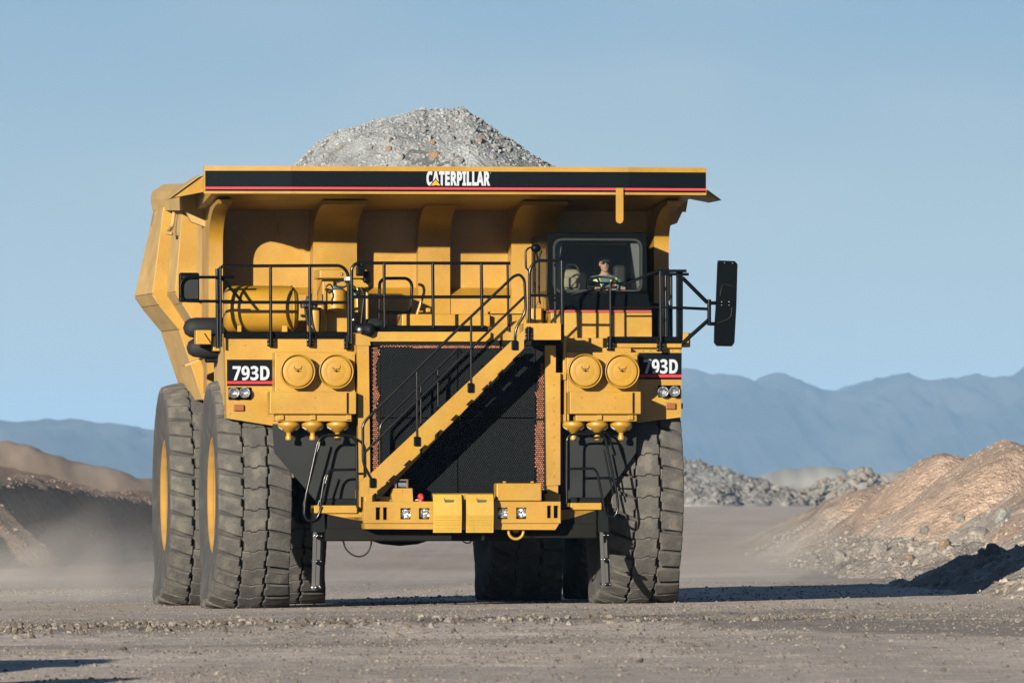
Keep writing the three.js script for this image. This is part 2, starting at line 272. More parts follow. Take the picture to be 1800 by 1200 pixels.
// farther hill on the left
tag(grid(range(-62, -4, 0.3), range(500, 690, 1.3), (x, D) => ridgeH(x, D, [[-80, 560, 7, -27, 560, 4.9, .28], [-27, 560, 4.9, -20.5, 575, 2.7, .26], [-20.5, 575, 2.95, -9, 600, 2.6, .25]]) + 0.9 * (fbm(x * 0.16, D * 0.05, 5, 551) - 0.5) + .55 * (fbm(x * 0.9, D * 0.25, 4, 561) - .5),
  (x, D, y, c) => { const s = fbm(x * 0.5, D * 0.15, 4, 571), g = sst(fbm(x * .12, D * .05, 3, 581), .5, .7) * (x > -22 ? 1 : .2), k = .85 + .6 * (s - .5); c[0] = lerp(.42, .50, g) * k; c[1] = lerp(.325, .46, g) * k; c[2] = lerp(.26, .43, g) * k; },
  'hill', farMat, scene, (x, D) => groundY(x, D) - .05), 'low brown rubble hill rising behind the left earth bank', 'hill', null, 'structure');

// far heaps on the right
const farHeights = [];
function farHeap(xs, ds, ridges, tint, seed, name, label) {
  const f = (x, D) => ridgeH(x, D, ridges) + 1.9 * (fbm(x * 0.14, D * 0.03, 5, seed) - 0.5) + 1.3 * (fbm(x * .45, D * .09, 4, seed + 3) - .5); farHeights.push(f);
  tag(grid(xs, ds, f,
    (x, D, y, c) => { const s = fbm(x * 0.3, D * 0.08, 4, seed + 5), k = .8 + 1.0 * (s - .5); c[0] = tint[0] * k; c[1] = tint[1] * k; c[2] = tint[2] * k; }, name, farMat, scene, (x, D) => groundY(x, D) - .3), label, 'spoil heap', null, 'structure');
}
farHeap(range(8, 48, 0.5), range(1300, 1520, 4), [[12, 1390, 5.2, 22, 1390, 4.6, .45], [24, 1385, 3.6, 29, 1400, 3.0, .5], [31, 1395, 3.6, 33, 1395, 3.4, .5], [36, 1400, 1.6, 40, 1400, 1.4, .3]], [.46, .46, .46], 601, 'spoil_heap', 'dark grey spoil heap beside the distant road end, right of the truck');
farHeap(range(10, 130, 1.2), range(2000, 2500, 10), [[20, 2200, 9.8, 38, 2200, 9.0, .32], [38, 2200, 9.0, 48, 2220, 5.5, .3], [56, 2230, 7.9, 64, 2230, 8.0, .3], [64, 2230, 8, 110, 2260, 7, .3]], [.60, .60, .58], 631, 'spoil_heap', 'pale grey spoil heap with two rounded tops, farthest below the mountains');

// mountains
{
  const K = 2.2, mMat = std('mountain slopes', lin(1, 1, 1), { vertexColors: true, roughness: 1 });
  const paint = (seed) => (x, D, y, c) => { const g = fbm(x / K * 0.006, D / K * 0.004, 5, seed), k = 0.02 + 0.085 * sst(g, 0.35, 0.7); c[0] = k * 1.1; c[1] = k * .98; c[2] = k * .86; };
  const ridged = (x, D, s) => { let v = 0, a = 1; for (let i = 0; i < 5; i++) { v += a * (1 - Math.abs(2 * vn(x, D, s + i * 7) - 1)); a *= 0.5; x *= 2.05; D *= 2.05; } return v / 1.94; };
  const line = (pts, x) => { let i = 0; while (i < pts.length - 2 && pts[i + 1][0] < x) i++; const t = clamp((x - pts[i][0]) / (pts[i + 1][0] - pts[i][0]), 0, 1), s = t * t * (3 - 2 * t); return lerp(pts[i][1], pts[i + 1][1], s); };
  const range_ = (D0, before, after, pts, x0, x1, amp, seed, name, label) => {   // written for a crest D0 metres away, built K times as far and as large
    const sc = D0 / F, P = pts.map(([px, py]) => [(px - 900) * sc, (HZ - py) * sc + 1.5]);
    tag(grid(range(x0 * K, x1 * K, 3.2 * K), range((D0 - before) * K, (D0 + after) * K, 20 * K), (X, Dd) => {
      const x = X / K, D = Dd / K, H = line(P, x) + 4 * (fbm(x * .022, 3.3, 4, seed + 31) - .5) + 1.6 * (fbm(x * .12, 7.7, 3, seed + 41) - .5), t = (D - D0) / (D < D0 ? before : after), base = Math.max(0, 1 - Math.abs(t));
      const r = ridged(x * 0.012 + D * 0.0012, D * 0.0024, seed + 1) - 0.55, e = fbm(x * .05, D * .02, 4, seed + 11) - .5;
      return K * (H * Math.pow(base, 0.85) * (1 - .06 * base * base) + (1 - base * 0.78) * base * amp * r + 6 * e * base + (1 - base) * 3);
    }, paint(seed + 21), name, mMat, scene), label, 'mountain range', null, 'structure');
  };
  range_(9000, 800, 1400, [[-200, 700], [300, 720], [700, 700], [1000, 668], [1200, 653], [1240, 649], [1310, 656], [1400, 665], [1447, 676], [1500, 664], [1545, 665], [1600, 649], [1650, 654], [1690, 646], [1735, 652], [1770, 644], [1820, 638], [2300, 600], [3000, 640]], -60, 1050, 130, 700, 'mountain_range', 'hazy blue mountain range filling the right background');
  range_(7400, 600, 900, [[-900, 760], [-300, 738], [-60, 727], [60, 721], [110, 724], [200, 746], [270, 764], [400, 800], [620, 850], [800, 879]], -700, -20, 60, 800, 'mountain_range', 'smooth hazy blue mountain ridge sloping down at the left edge');
}

// stones
function stoneGeo(seed, detail = 1, rough = 0.32) {
  const g = new THREE.IcosahedronGeometry(1, detail), p = g.attributes.position, r = rng(seed), m = new Map(), planes = [];
  for (let i = 0; i < 6; i++) planes.push([V3(r() - .5, r() - .5, r() - .5).normalize(), 0.62 + 0.25 * r()]);
  for (let i = 0; i < p.count; i++) {
    const v = V3(p.getX(i), p.getY(i), p.getZ(i)), k = v.toArray().map((c) => c.toFixed(3)).join();
    if (!m.has(k)) { const q = v.clone().multiplyScalar(1 + rough * (r() - 0.5)); for (const [n, d] of planes) { const e = q.dot(n); if (e > d) q.addScaledVector(n, d - e); } m.set(k, q); }
    const q = m.get(k); p.setXYZ(i, q.x, q.y, q.z);
  }
  g.deleteAttribute('uv'); g.computeVertexNormals(); return boxUV(g);
}
const stones = [1, 2, 3, 4, 5].map((s) => stoneGeo(s * 13 + 5, 1)), pebble = stoneGeo(77, 0, 0.5);
const stoneMat = std('broken stone', lin(1, 1, 1), { roughness: 0.95, map: rubberTex });
const rockMats = [[.46, .45, .43], [.58, .55, .52], [.40, .39, .38], [.58, .42, .31], [.52, .56, .59]].map((c, i) => std('rock tone ' + 'abcde'[i], lin(...c), { roughness: 0.95, map: rubberTex, bumpMap: rockBump, bumpScale: 0.02 }));
function scatter(name, n, place, parent, geo = pebble, seed = 1) {
  const im = new THREE.InstancedMesh(geo, stoneMat, n), r = rng(seed), m = new THREE.Matrix4(), q = new THREE.Quaternion(), e = new THREE.Euler(), s = V3(), p = V3(), c = new THREE.Color();
  let k = 0, tries = 0;
  while (k < n && tries++ < n * 30) {
    const o = place(r); if (!o) continue;
    p.set(o[0], o[1], o[2]); e.set(r() * 6.3, r() * 6.3, r() * 6.3); q.setFromEuler(e); s.set(o[3] * (0.7 + 0.6 * r()), o[3] * (0.55 + 0.5 * r()), o[3] * (0.7 + 0.6 * r()));
    im.setMatrixAt(k, m.compose(p, q, s)); const b = (0.75 + 0.6 * r()); im.setColorAt(k, c.setRGB(o[4][0] * b, o[4][1] * b, o[4][2] * b)); k++;
  }
  im.count = k; im.name = parent === scene ? numbered(name) : name; im.castShadow = im.receiveShadow = true; parent.add(im); return im;
}
// gravel on the road
tag(scatter('loose_gravel', 60000, (r) => {
  const D = 88 + Math.pow(r(), 0.85) * 120, x = (r() * 2 - 1) * (D * 0.0495 + 0.8);
  const w = 133 + 3.2 * Math.sin(x * 0.22 + 1) + 5 * (fbm(x * 0.3, 0.5, 3, 131) - 0.5) - 0.35 * x, w2 = 116 + 2 * Math.sin(x * 0.3) + 4 * (fbm(x * 0.25, 4.5, 3, 151) - 0.5);
  const band = Math.max(0, 1 - Math.abs(D - w) / 4.2, 0.75 * (1 - Math.abs(D - w2) / 3), 0.42 * sst(fbm(x * 0.18, D * 0.05, 3, 901), 0.42, 0.62), (D > 140 && D < 160 && x > 1 ? .5 : 0), .12);
  if (r() > band) return null;
  const s = 0.005 + 0.021 * Math.pow(r(), 5) + (r() < 0.003 ? 0.03 : 0), g = .9 + .2 * r();
  const dk = r() < .3 ? .55 : 1; return [x, groundY(x, D) + s * 0.1, -D, s, [.36 * g * dk, .325 * g * dk, .30 * g * dk]];
}, scene, pebble, 11), 'loose gravel and small stones strewn over the haul road', 'gravel', null, 'stuff');
tag(scatter('clods', 5200, (r) => {
  const x = -8 + 14 * r() * r(), w = 133 + 3.2 * Math.sin(x * 0.22 + 1) + 5 * (fbm(x * 0.3, 0.5, 3, 131) - 0.5) - 0.35 * x, D = w + 3.5 * (r() + r() + r() - 1.3), s = 0.008 + 0.045 * Math.pow(r(), 4), dk = r() < .55;
  return [x, groundY(x, D) + s * .25, -D, s, dk ? [.20, .165, .135] : [.42, .385, .36]];
}, scene, stones[2], 17), 'dark and pale clods along the ploughed row before the truck', 'clods', null, 'stuff');
// rubble on the banks
tag(scatter('loose_rubble', 24000, (r) => {
  const D = 150 + r() * 150, x = 6 + r() * 7.2, y = rightBank(x, D); if (y < groundY(x, D) + 0.02) return null; if (x > 6.5 + D * .0165 + 5) return null;
  const low = y < 0.9 + .0 * D, s = (low ? 0.014 : 0.010) + (low ? 0.085 : 0.04) * Math.pow(r(), 8), t = fbm(x * 0.30 + D * 0.10, D * 0.12, 4, 431), pk = sst(t + 0.10 * (y - 1.2), 0.46, 0.66);
  return [x, y - s * 0.15, -D, s, [lerp(.60, .66, pk), lerp(.54, .50, pk), lerp(.49, .40, pk)]];
}, scene, stones[0], 21), 'loose rubble scattered down the pinkish right bank and along its foot', 'rubble', null, 'stuff');
tag(scatter('loose_rubble', 7000, (r) => {
  const D = 262 + r() * 110, x = -19 + r() * 10, y = leftBank(x, D); if (y < groundY(x, D) + 0.02) return null; const s = 0.014 + 0.07 * Math.pow(r(), 7);
  return [x, y - s * 0.25, -D, s, r() < .5 ? [.42, .30, .235] : [.42, .35, .30]];
}, scene, stones[1], 31), 'loose rubble scattered over the brown bank at far left', 'rubble', null, 'stuff');
tag(scatter('loose_rubble', 6000, (r) => {
  const k = r() < .6 ? 0 : 1, x = k ? 12 + 75 * r() : 9 + 36 * r(), D = k ? 2150 + 60 * r() : 1350 + 55 * r(), y = farHeights[k](x, D); if (y < groundY(x, D) + .3) return null; const s = (.14 + .6 * Math.pow(r(), 5)) * (k ? 1.4 : 1);
  return [x, y - s * .2, -D, s, r() < .4 ? [.22, .225, .23] : [.36, .36, .36]];
}, scene, stones[3], 41), 'coarse rubble covering the distant grey spoil heaps', 'rubble', null, 'stuff');
// single boulders at the foot of the right bank
{
  const r = rng(51);
  const spots = [
    [1722, 952, .42, 'largest pale boulder on the right bank, just above the dark shadow'],
    [1765, 915, .33, 'bluish grey boulder high on the right bank near the picture edge'],
    [1748, 975, .30, 'boulder sunk in the dark shadow low on the right bank'],
    [1660, 962, .24, 'tan boulder at the upper left tip of the bank shadow'],
    [1480, 990, .30, 'low pale boulder at the left foot of the right bank'],
    [1545, 972, .32, 'upright pale boulder standing at the middle of the right bank foot'],
    [1625, 940, .22, 'small grey boulder halfway up the bank, left of the largest boulder'],
    [1600, 985, .22, 'small brown boulder at the road edge left of the bank shadow'],
    [1690, 925, .22, 'small pale boulder above the largest boulder on the right bank'],
    [1430, 985, .20, 'smallest boulder, farthest left along the foot of the right bank']];
  spots.forEach(([px, py, s, label], i) => {
    // walk out along the pixel's ray until it meets the bank
    let D = 150, x, y; for (; D < 300; D += 0.4) { x = (px - 900) * D / F; y = CAMY + (HZ - py) * D / F; if (Math.max(rightBank(x, D), groundY(x, D)) > y) break; }
    const m = mesh(stones[i % 5], 'boulder', rockMats[[1, 4, 0, 3, 1, 1, 2, 3, 1, 0][i]], scene); s *= 0.6;
    m.position.set(x, Math.max(rightBank(x, D), groundY(x, D)) + s * 0.12, -D); m.rotation.set(r() * 6, r() * 6, r() * 6); m.scale.set(s * 1.25, s * .8, s);
    tag(m, label, 'boulder', 'boulders on the right bank');
  });
}
{ // pile of large broken rock in the distance
  const r = rng(61), o = group('rock_pile', scene), cx = 44, cD = 1420; o.position.set(cx, 0, -cD);
  tag(o, 'distant pile of large broken grey rocks beyond the pink mound', 'rock pile');
  const prof = (x) => 5.4 - Math.abs(x - 1) * (x < 1 ? 0.34 : 0.20) + .25 * Math.sin(x * 1.3);
  mesh(grid(range(-14, 16, 0.8), range(-14, 22, 1.5), (x, D) => Math.max(0, prof(x) * (1 - Math.abs(D) / 24)) - .4, (x, D, y, c) => { c[0] = .55; c[1] = .54; c[2] = .52; }, 'temporary', farMat, o).geometry, 'rubble_core', farMat, o); o.children.shift();
  for (let i = 0; i < 290; i++) {
    const x = -13 + 28 * r(), z = 14 - 18 * r(), s = 0.24 + 0.5 * Math.pow(r(), 2.6), top = Math.max(0.4, prof(x) * (1 - Math.abs(z) / 24)), m = mesh(stones[i % 5], 'rock', rockMats[[0, 2, 0, 2, 3][i % 5]], o);
    m.position.set(x, top * (1 - 0.05 * r()) + (groundY(cx, cD) - 0.2) * 0.5 - s * 0.2, z); m.rotation.set(r() * 6, r() * 6, r() * 6); m.scale.set(s * 1.15, s * .95, s);
  }
}
{ // heap of rubble to the left of the frame, nearer the camera: its shadow falls into the picture
  const o = group('rubble_heap', scene); o.position.set(-8.25, 0, -95.5); tag(o, 'heap of rubble standing left of the picture, near the camera', 'rubble heap');
  mesh(grid(range(-3.2, 3.2, 0.2), range(-10, 10, 0.25), (x, D) => Math.max(ridgeH(x, D, [[-.4, 5.2, 2.35, -.3, 6.2, 2.3, .9], [.3, -7, 2.3, .4, -6, 2.35, .9], [0, -6, 1.2, 0, 6, 1.2, .7]]) + .35 * (fbm(x * .8, D * .8, 4, 961) - .5), -.5), (x, D, y, c) => { c[0] = .42; c[1] = .36; c[2] = .31; }, 'temporary', earthMat, o).geometry, 'heap', earthMat, o); o.children.shift();
}

// ---------------------------------------------------------------- the truck
const truck = group('haul_truck', scene); truck.position.set(TRUCK.x, 0, TRUCK.z); truck.rotation.y = TRUCK.turn;
tag(truck, 'huge yellow mining dump truck heaped with grey gravel on the haul road', 'dump truck');
const S = Math.sin(TRUCK.turn), C = Math.cos(TRUCK.turn);
function L(px, py, z) { // where the sight line through a photo pixel meets the truck's own plane z
  let x = 0, D = 165; for (let i = 0; i < 4; i++) { D = 165 - (z * C - x * S); x = ((px - 900) * D / F - TRUCK.x - z * S) / C; } return V3(x, CAMY + (HZ - py) * D / F, z);
}
GB.prototype.pbox = function (px0, px1, py0, py1, z, d, r = 0.012) { const a = L(px0, py1, z), b = L(px1, py0, z); return this.box(a.x, b.x, a.y, b.y, z - d, z, r); };
GB.prototype.ppoly = function (list, z, d) { return this.prism(list.map(([x, y]) => L(x, y, z)), V3(0, 0, -d)); };
GB.prototype.ptube = function (list, z, r, bend = 0.08) { return this.tube(list.map(([x, y, zz]) => L(x, y, zz ?? z)), r, false, bend); };

// wheels
function tyreGeos() {
  const R = 1.765, W = 0.545, N = 34, P = 2 * Math.PI / N, top = (w) => R - 0.085 * Math.pow(Math.abs(w) / W, 2.4), base = (w) => top(w) - 0.10;
  const pos = [], at = (a, w, r) => [w, r * Math.sin(a), r * Math.cos(a)], tri = (a, b, c) => pos.push(...a, ...b, ...c);
  function block(poly) { // outline in (angle, w)
    const n = poly.length, cu = poly.reduce((s, p) => s + p[0], 0) / n, cw = poly.reduce((s, p) => s + p[1], 0) / n;
    const inset = poly.map(([u, w]) => { const du = (u - cu) * R, dw = w - cw, l = Math.hypot(du, dw), k = Math.max(0, 1 - 0.016 / l); return [cu + (u - cu) * k, cw + dw * k]; });
    const T = inset.map(([u, w]) => at(u, w, top(w))), E = poly.map(([u, w]) => at(u, w, top(w) - 0.012)), B = poly.map(([u, w]) => at(cu + (u - cu) * 1.02, cw + (w - cw) * 1.03, base(w)));
    const faces = THREE.ShapeUtils.triangulateShape(inset.map(([u, w]) => new THREE.Vector2(w, u * R)), []);
    const area = inset.reduce((s, p, i) => { const q = inset[(i + 1) % n]; return s + p[1] * q[0] - q[1] * p[0]; }, 0) > 0;
    for (const [a, b, c] of faces) tri(T[a], T[b], T[c]);
    for (let i = 0; i < n; i++) { const j = (i + 1) % n; for (const [A, Bb] of [[T, E], [E, B]]) area ? (tri(A[i], Bb[i], A[j]), tri(A[j], Bb[i], Bb[j])) : (tri(A[i], A[j], Bb[i]), tri(A[j], Bb[j], Bb[i])); }
  }
  const fix = (u0) => u0;
  for (let i = 0; i < N; i++) {
    const a0 = i * P, jit = ((i * 7) % 5 - 2) * 0.004, g = 0.060 / R;
    const curve = (t) => 0.105 / R * Math.pow(t, 1.3);
    const ws = [0.190, 0.26, 0.34, 0.43, 0.50, 0.545], tt = ws.map((w) => (w - 0.185) / 0.36);
    // left shoulder: grooves climb outwards
    block([...ws.map((w, k) => [a0 + jit + curve(tt[k]), -w]), ...ws.map((w, k) => [a0 + jit + P - g * (0.8 + 0.6 * tt[k]) + curve(tt[k]), k ? -w : -w - .028]).reverse(), [a0 + jit + P * .52, -ws[0] - .028], [a0 + jit + P * .46, -ws[0]]]);
    // right shoulder: grooves fall outwards
    block([...ws.map((w, k) => [a0 + P * 0.45 - jit - curve(tt[k]), w]), ...ws.map((w, k) => [a0 + P * 1.45 - jit - g * (0.8 + 0.6 * tt[k]) - curve(tt[k]), k ? w : w + .028]).reverse(), [a0 + P * .98 - jit, ws[0] + .028], [a0 + P * .92 - jit, ws[0]]]);
    // centre rib: blocks with a stepped edge and a thin crooked cut between them
    const s = 0.012 / R, c0 = a0 + P * 0.3, cut = [[0, -.155], [.004, -.08], [-.010, -.045], [-.006, .02], [.012, .06], [.004, .155]];
    block([...cut.map(([u, w]) => [c0 + u + s / 2, w]), [c0 + P * .50, .155], [c0 + P * .55, .178], ...cut.map(([u, w]) => [c0 + P + u - s / 2, w > .15 ? .178 : w < -.15 ? -.178 : w]).reverse(), [c0 + P * .55, -.178], [c0 + P * .50, -.155]]);
  }
  const tread = new THREE.BufferGeometry(); tread.setAttribute('position', new THREE.Float32BufferAttribute(pos, 3)); tread.computeVertexNormals();
  const prof = [[.80, -.40], [.86, -.47], [1.0, -.535], [1.2, -.555], [1.4, -.56], [1.56, -.553], [1.61, -.548], [1.615, -.54], [1.64, -.50], [1.655, -.3], [1.66, 0], [1.655, .3], [1.64, .50], [1.615, .54], [1.61, .548], [1.56, .553], [1.4, .56], [1.2, .555], [1.0, .535], [.86, .47], [.80, .40]];
  const car = new THREE.LatheGeometry(prof.map(([r, x]) => new THREE.Vector2(r, x)), 96); car.rotateZ(-Math.PI / 2);
  const squash = (g) => { const p = g.attributes.position; for (let i = 0; i < p.count; i++) { let x = p.getX(i), y = p.getY(i), z = p.getZ(i); const t = sst(-y, 0.95, 1.5) * Math.max(0, 1 - Math.abs(z) / 1.25); x *= 1 + 0.23 * t * (Math.abs(x) > .3 ? 1 : 0.4); if (y < -1.69) y = -1.69 - 0.02 * (hash(Math.round(x * 90), Math.round(z * 90), 2) * 0.2); p.setXYZ(i, x, y, z); } g.computeVertexNormals(); return g; };
  return { tread: boxUV(flat(squash(tread))), carcass: boxUV(flat(squash(car))) };
}
const TG = tyreGeos();
const rimGeo = gb().lathe([[.88, .40], [.885, .44], [.86, .455], [.83, .44], [.80, .36], [.78, .12], [.62, .06], [.60, .10], [.42, .12], [.40, .26], [.33, .30], [0, .31]].reverse(), V3(0, 0, 0), V3(-1, 0, 0), 64).lathe([[.80, -.40], [.78, .12], [.3, .0]], V3(0, 0, 0), V3(-1, 0, 0), 48).geo();
const nutGeo = gb(); for (let i = 0; i < 24; i++) { const a = i / 24 * 6.283; nutGeo.cyl([-.05, Math.sin(a) * .52, Math.cos(a) * .52], [-.13, Math.sin(a) * .52, Math.cos(a) * .52], .028, .028, 6); }
const wheel0 = group('wheel', truck);
{ const t = mesh(TG.carcass, 'tyre', M.side, wheel0); mesh(TG.tread, 'tread', M.tread, wheel0); mesh(rimGeo.translate(-.035, 0, 0), 'rim', std('dusty rim paint', lin(.62, .36, .07), { map: dustTex, roughness: .95 }), wheel0); nutGeo.build('wheel_nuts', M.yellow, wheel0).userData.kind = 'stuff'; }
const wheelSpots = [[-2.98, 0, 0.2], [2.90, 0, 1.7], [-3.18, -5.9, 2.9], [-1.84, -5.9, 2.95], [1.86, -5.9, 4.1], [3.24, -5.9, 4.05]];
wheelSpots.forEach(([x, z, spin], i) => {
  const w = i ? wheel0.clone() : wheel0; w.name = 'wheel'; if (i) truck.add(w);
  w.position.set(x, 1.69 + 0.012 * x + 0.004, z); if (x > 0) w.rotation.y = Math.PI;
});

// dump body
const yd = 4.06;                                            // deck height
const body = group('dump_body', truck);
{
  // three box sections, each wider than the one ahead of it; the last one flares to the rear
  const sec = (xt, yt, xb, xh, z) => { const h = (k) => [[k * xt, yt, z], [k * xb, 4.74, z], [k * (xb - .10), 4.58, z], [k * (xh - .05), 4.20, z], [k * (xh - .42), 3.12, z]]; return [...h(-1), ...h(1).reverse()]; };
  gb().loft(sec(3.47, 6.10, 3.47, 3.35, -1.40), sec(3.47, 6.12, 3.47, 3.35, -2.5)).build('body_shell', M.yellowBody, body);
  gb().loft(sec(3.68, 6.12, 3.80, 3.5, -2.5), sec(3.68, 6.15, 3.80, 3.5, -4.0)).build('body_shell', M.yellowBody, body);
  gb().loft(sec(3.84, 6.15, 4.02, 3.66, -4.0), sec(3.78, 6.26, 4.10, 3.74, -6.3)).build('body_shell', M.yellowBody, body);
  for (const s of [-1, 1]) {
    // side plates, beige from dust and from sunlight put into the colour
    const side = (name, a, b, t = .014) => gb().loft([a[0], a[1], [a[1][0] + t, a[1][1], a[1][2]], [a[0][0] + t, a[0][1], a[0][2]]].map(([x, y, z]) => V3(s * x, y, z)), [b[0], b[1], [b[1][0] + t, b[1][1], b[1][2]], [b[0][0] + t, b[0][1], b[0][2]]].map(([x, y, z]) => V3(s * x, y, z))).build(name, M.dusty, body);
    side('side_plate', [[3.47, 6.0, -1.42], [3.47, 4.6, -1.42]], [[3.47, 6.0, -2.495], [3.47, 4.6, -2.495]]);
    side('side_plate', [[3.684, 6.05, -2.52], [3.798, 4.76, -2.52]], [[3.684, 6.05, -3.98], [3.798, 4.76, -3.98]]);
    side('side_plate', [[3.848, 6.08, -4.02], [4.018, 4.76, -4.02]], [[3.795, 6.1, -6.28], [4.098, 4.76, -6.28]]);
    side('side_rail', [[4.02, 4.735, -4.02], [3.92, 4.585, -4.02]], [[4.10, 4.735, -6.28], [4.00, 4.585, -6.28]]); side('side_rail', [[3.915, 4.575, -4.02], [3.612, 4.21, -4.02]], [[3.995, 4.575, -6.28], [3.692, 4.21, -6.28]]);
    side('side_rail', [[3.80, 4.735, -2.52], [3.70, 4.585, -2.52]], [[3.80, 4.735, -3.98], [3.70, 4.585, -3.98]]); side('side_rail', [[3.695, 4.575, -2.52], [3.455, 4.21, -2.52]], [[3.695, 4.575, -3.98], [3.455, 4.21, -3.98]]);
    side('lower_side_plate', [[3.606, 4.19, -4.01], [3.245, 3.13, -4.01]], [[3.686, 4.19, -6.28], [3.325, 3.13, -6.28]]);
    // top rail that juts out sideways, climbing a little to the rear, with a wing up to the canopy lip
    gb().prism([[s * 4.15, 6.095, .45], [s * 3.66, 6.43, .45], [s * 3.55, 6.43, .45], [s * 3.55, 6.22, .45], [s * 3.60, 6.20, .45]].map((p) => V3(...p)), V3(0, 0, -1.4)).build('canopy_wing', M.yellowBody, body);
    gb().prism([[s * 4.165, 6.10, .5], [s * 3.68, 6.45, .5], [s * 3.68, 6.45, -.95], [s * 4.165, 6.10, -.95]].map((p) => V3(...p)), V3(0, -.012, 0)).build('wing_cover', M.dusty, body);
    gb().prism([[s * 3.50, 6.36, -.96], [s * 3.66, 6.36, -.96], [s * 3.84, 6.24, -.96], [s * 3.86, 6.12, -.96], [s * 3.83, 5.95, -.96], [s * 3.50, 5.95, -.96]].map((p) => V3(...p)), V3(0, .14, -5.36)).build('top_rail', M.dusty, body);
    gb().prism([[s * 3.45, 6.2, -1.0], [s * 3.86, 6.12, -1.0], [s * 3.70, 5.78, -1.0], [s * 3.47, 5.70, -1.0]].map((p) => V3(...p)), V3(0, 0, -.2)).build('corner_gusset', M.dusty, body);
  }
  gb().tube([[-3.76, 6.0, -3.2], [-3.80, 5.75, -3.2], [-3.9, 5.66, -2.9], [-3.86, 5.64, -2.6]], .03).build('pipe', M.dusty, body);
  // front wall between the ribs: an upright upper plate, a sloping ledge and a lower plate standing farther forward
  const xw = 3.46, y1 = 5.98, y2 = 4.80, y3 = 4.68;
  gb().prism([[0, y1, -1.30], [0, y2, -1.30], [0, y3, -1.0], [0, 3.2, -1.0], [0, 3.2, -1.6], [0, y1, -1.6]].map(([, y, z]) => V3(-xw, y, z)), V3(2 * xw, 0, 0)).build('front_wall', M.yellowBody, body);
  const rib = (a, b, zf, ztop) => {
    const x0 = L(a, 450, zf).x, x1 = L(b, 450, zf).x, k = ztop - zf, p = [[6.06, ztop], [6.0, zf + k * .96]];
    for (let i = 1; i <= 16; i++) { const t = i / 16, u = (1 - t) ** 2; p.push([6.0 - .62 * t ** 1.6, zf + k * .96 * u ** 1.1]); }
    p.push([4.1, zf], [4.1, -1.55], [6.06, -1.55]);
    const g = gb(); g.prism(p.map(([y, z]) => V3(x0, y, z)), V3(x1 - x0, 0, 0)); g.l[0] = toCreasedNormals(g.l[0], .4); return g.build('wall_rib', M.yellowBody, body);
  };
  rib(366, 391, -.42, 1.1); rib(550, 627, -.80, .75); rib(735, 791, -.98, .1); rib(899, 977, -.80, .75); rib(1150, 1176, -.42, 1.1);
  // slim corner strips outside the outer ribs
  // canopy over the cab
  const yb = L(800, 341, 1.75).y, yt = L(800, 292.5, 1.75).y, xe = (px) => L(px, 316, 1.75).x, X = [L(358, 316, 1.66).x, xe(512), xe(1105), L(1242, 316, 1.66).x];
  gb().prism([[6.20, 1.60], [yb + .01, 1.60], [5.97, -.80], [5.97, -1.62], [6.32, -1.62]].map(([y, z]) => V3(-3.62, y, z)), V3(7.24, 0, 0)).build('canopy', M.yellowBody, body);
  const lip = (x0, x1, z0, z1) => gb().prism([[x0, z0], [x1, z1], [x1, z1 - .09], [x0, z0 - .09]].map(([x, z]) => V3(x, yb, z)), V3(0, yt - yb, 0)).build('canopy_lip', M.yellowBody, body);
  lip(X[0], X[1] - .002, 1.66, 1.75); lip(X[1], X[2], 1.75, 1.75); lip(X[2] + .002, X[3], 1.75, 1.66);
  // black band with lettering on the canopy's front, in three lengths
  const cw = 2048, ch = 96, cv = document.createElement('canvas'); cv.width = cw; cv.height = ch; const g2 = cv.getContext('2d');
  g2.fillStyle = '#0a1219'; g2.fillRect(0, 0, cw, ch);
  for (let i = 0; i < 2600; i++) { g2.fillStyle = `rgba(70,85,100,${0.02 + 0.05 * hash(i, 1, 5)})`; g2.fillRect(hash(i, 2, 5) * cw, hash(i, 3, 5) * ch, 4 + 60 * hash(i, 4, 5), 1); }
  const H0 = 301, H1 = 336.5, py = (y) => (y - H0) / (H1 - H0) * ch, pxx = (x) => (x - 360) / (1241 - 360) * cw;
  g2.fillStyle = '#e2555d'; g2.fillRect(0, py(329.2), cw, py(333.2) - py(329.2)); g2.fillStyle = '#1a0d0a'; g2.fillRect(0, py(334.2), cw, 3);
  g2.save(); g2.fillStyle = '#ccd6e6'; g2.font = 'bold 80px sans-serif'; const word = 'CATERPILLAR', tw = g2.measureText(word).width, cap = 57;
  g2.translate(pxx(748.5), py(325)); g2.scale((pxx(860) - pxx(748.5)) / tw, (py(325) - py(301.8)) / cap); g2.strokeStyle = '#ccd6e6'; g2.lineWidth = 5; g2.strokeText(word, 0, 0); g2.fillText(word, 0, 0); g2.restore();
  g2.fillStyle = '#0a1219'; g2.beginPath(); g2.moveTo(pxx(755), py(325.6)); g2.lineTo(pxx(765), py(313.5)); g2.lineTo(pxx(775.5), py(325.6)); g2.fill();
  g2.fillStyle = '#f2b53a'; g2.beginPath(); g2.moveTo(pxx(757), py(325.4)); g2.lineTo(pxx(765), py(315.6)); g2.lineTo(pxx(773.4), py(325.4)); g2.fill();
  g2.fillStyle = '#c8ccd2'; g2.fillRect(pxx(861), py(303.2), 3, 4);
  const bandTex = new THREE.CanvasTexture(cv); bandTex.colorSpace = THREE.SRGBColorSpace; bandTex.anisotropy = 8;
  const bandMat = phys('printed band', lin(1, 1, 1), { map: bandTex, roughness: 0.45, specularIntensity: .12 });
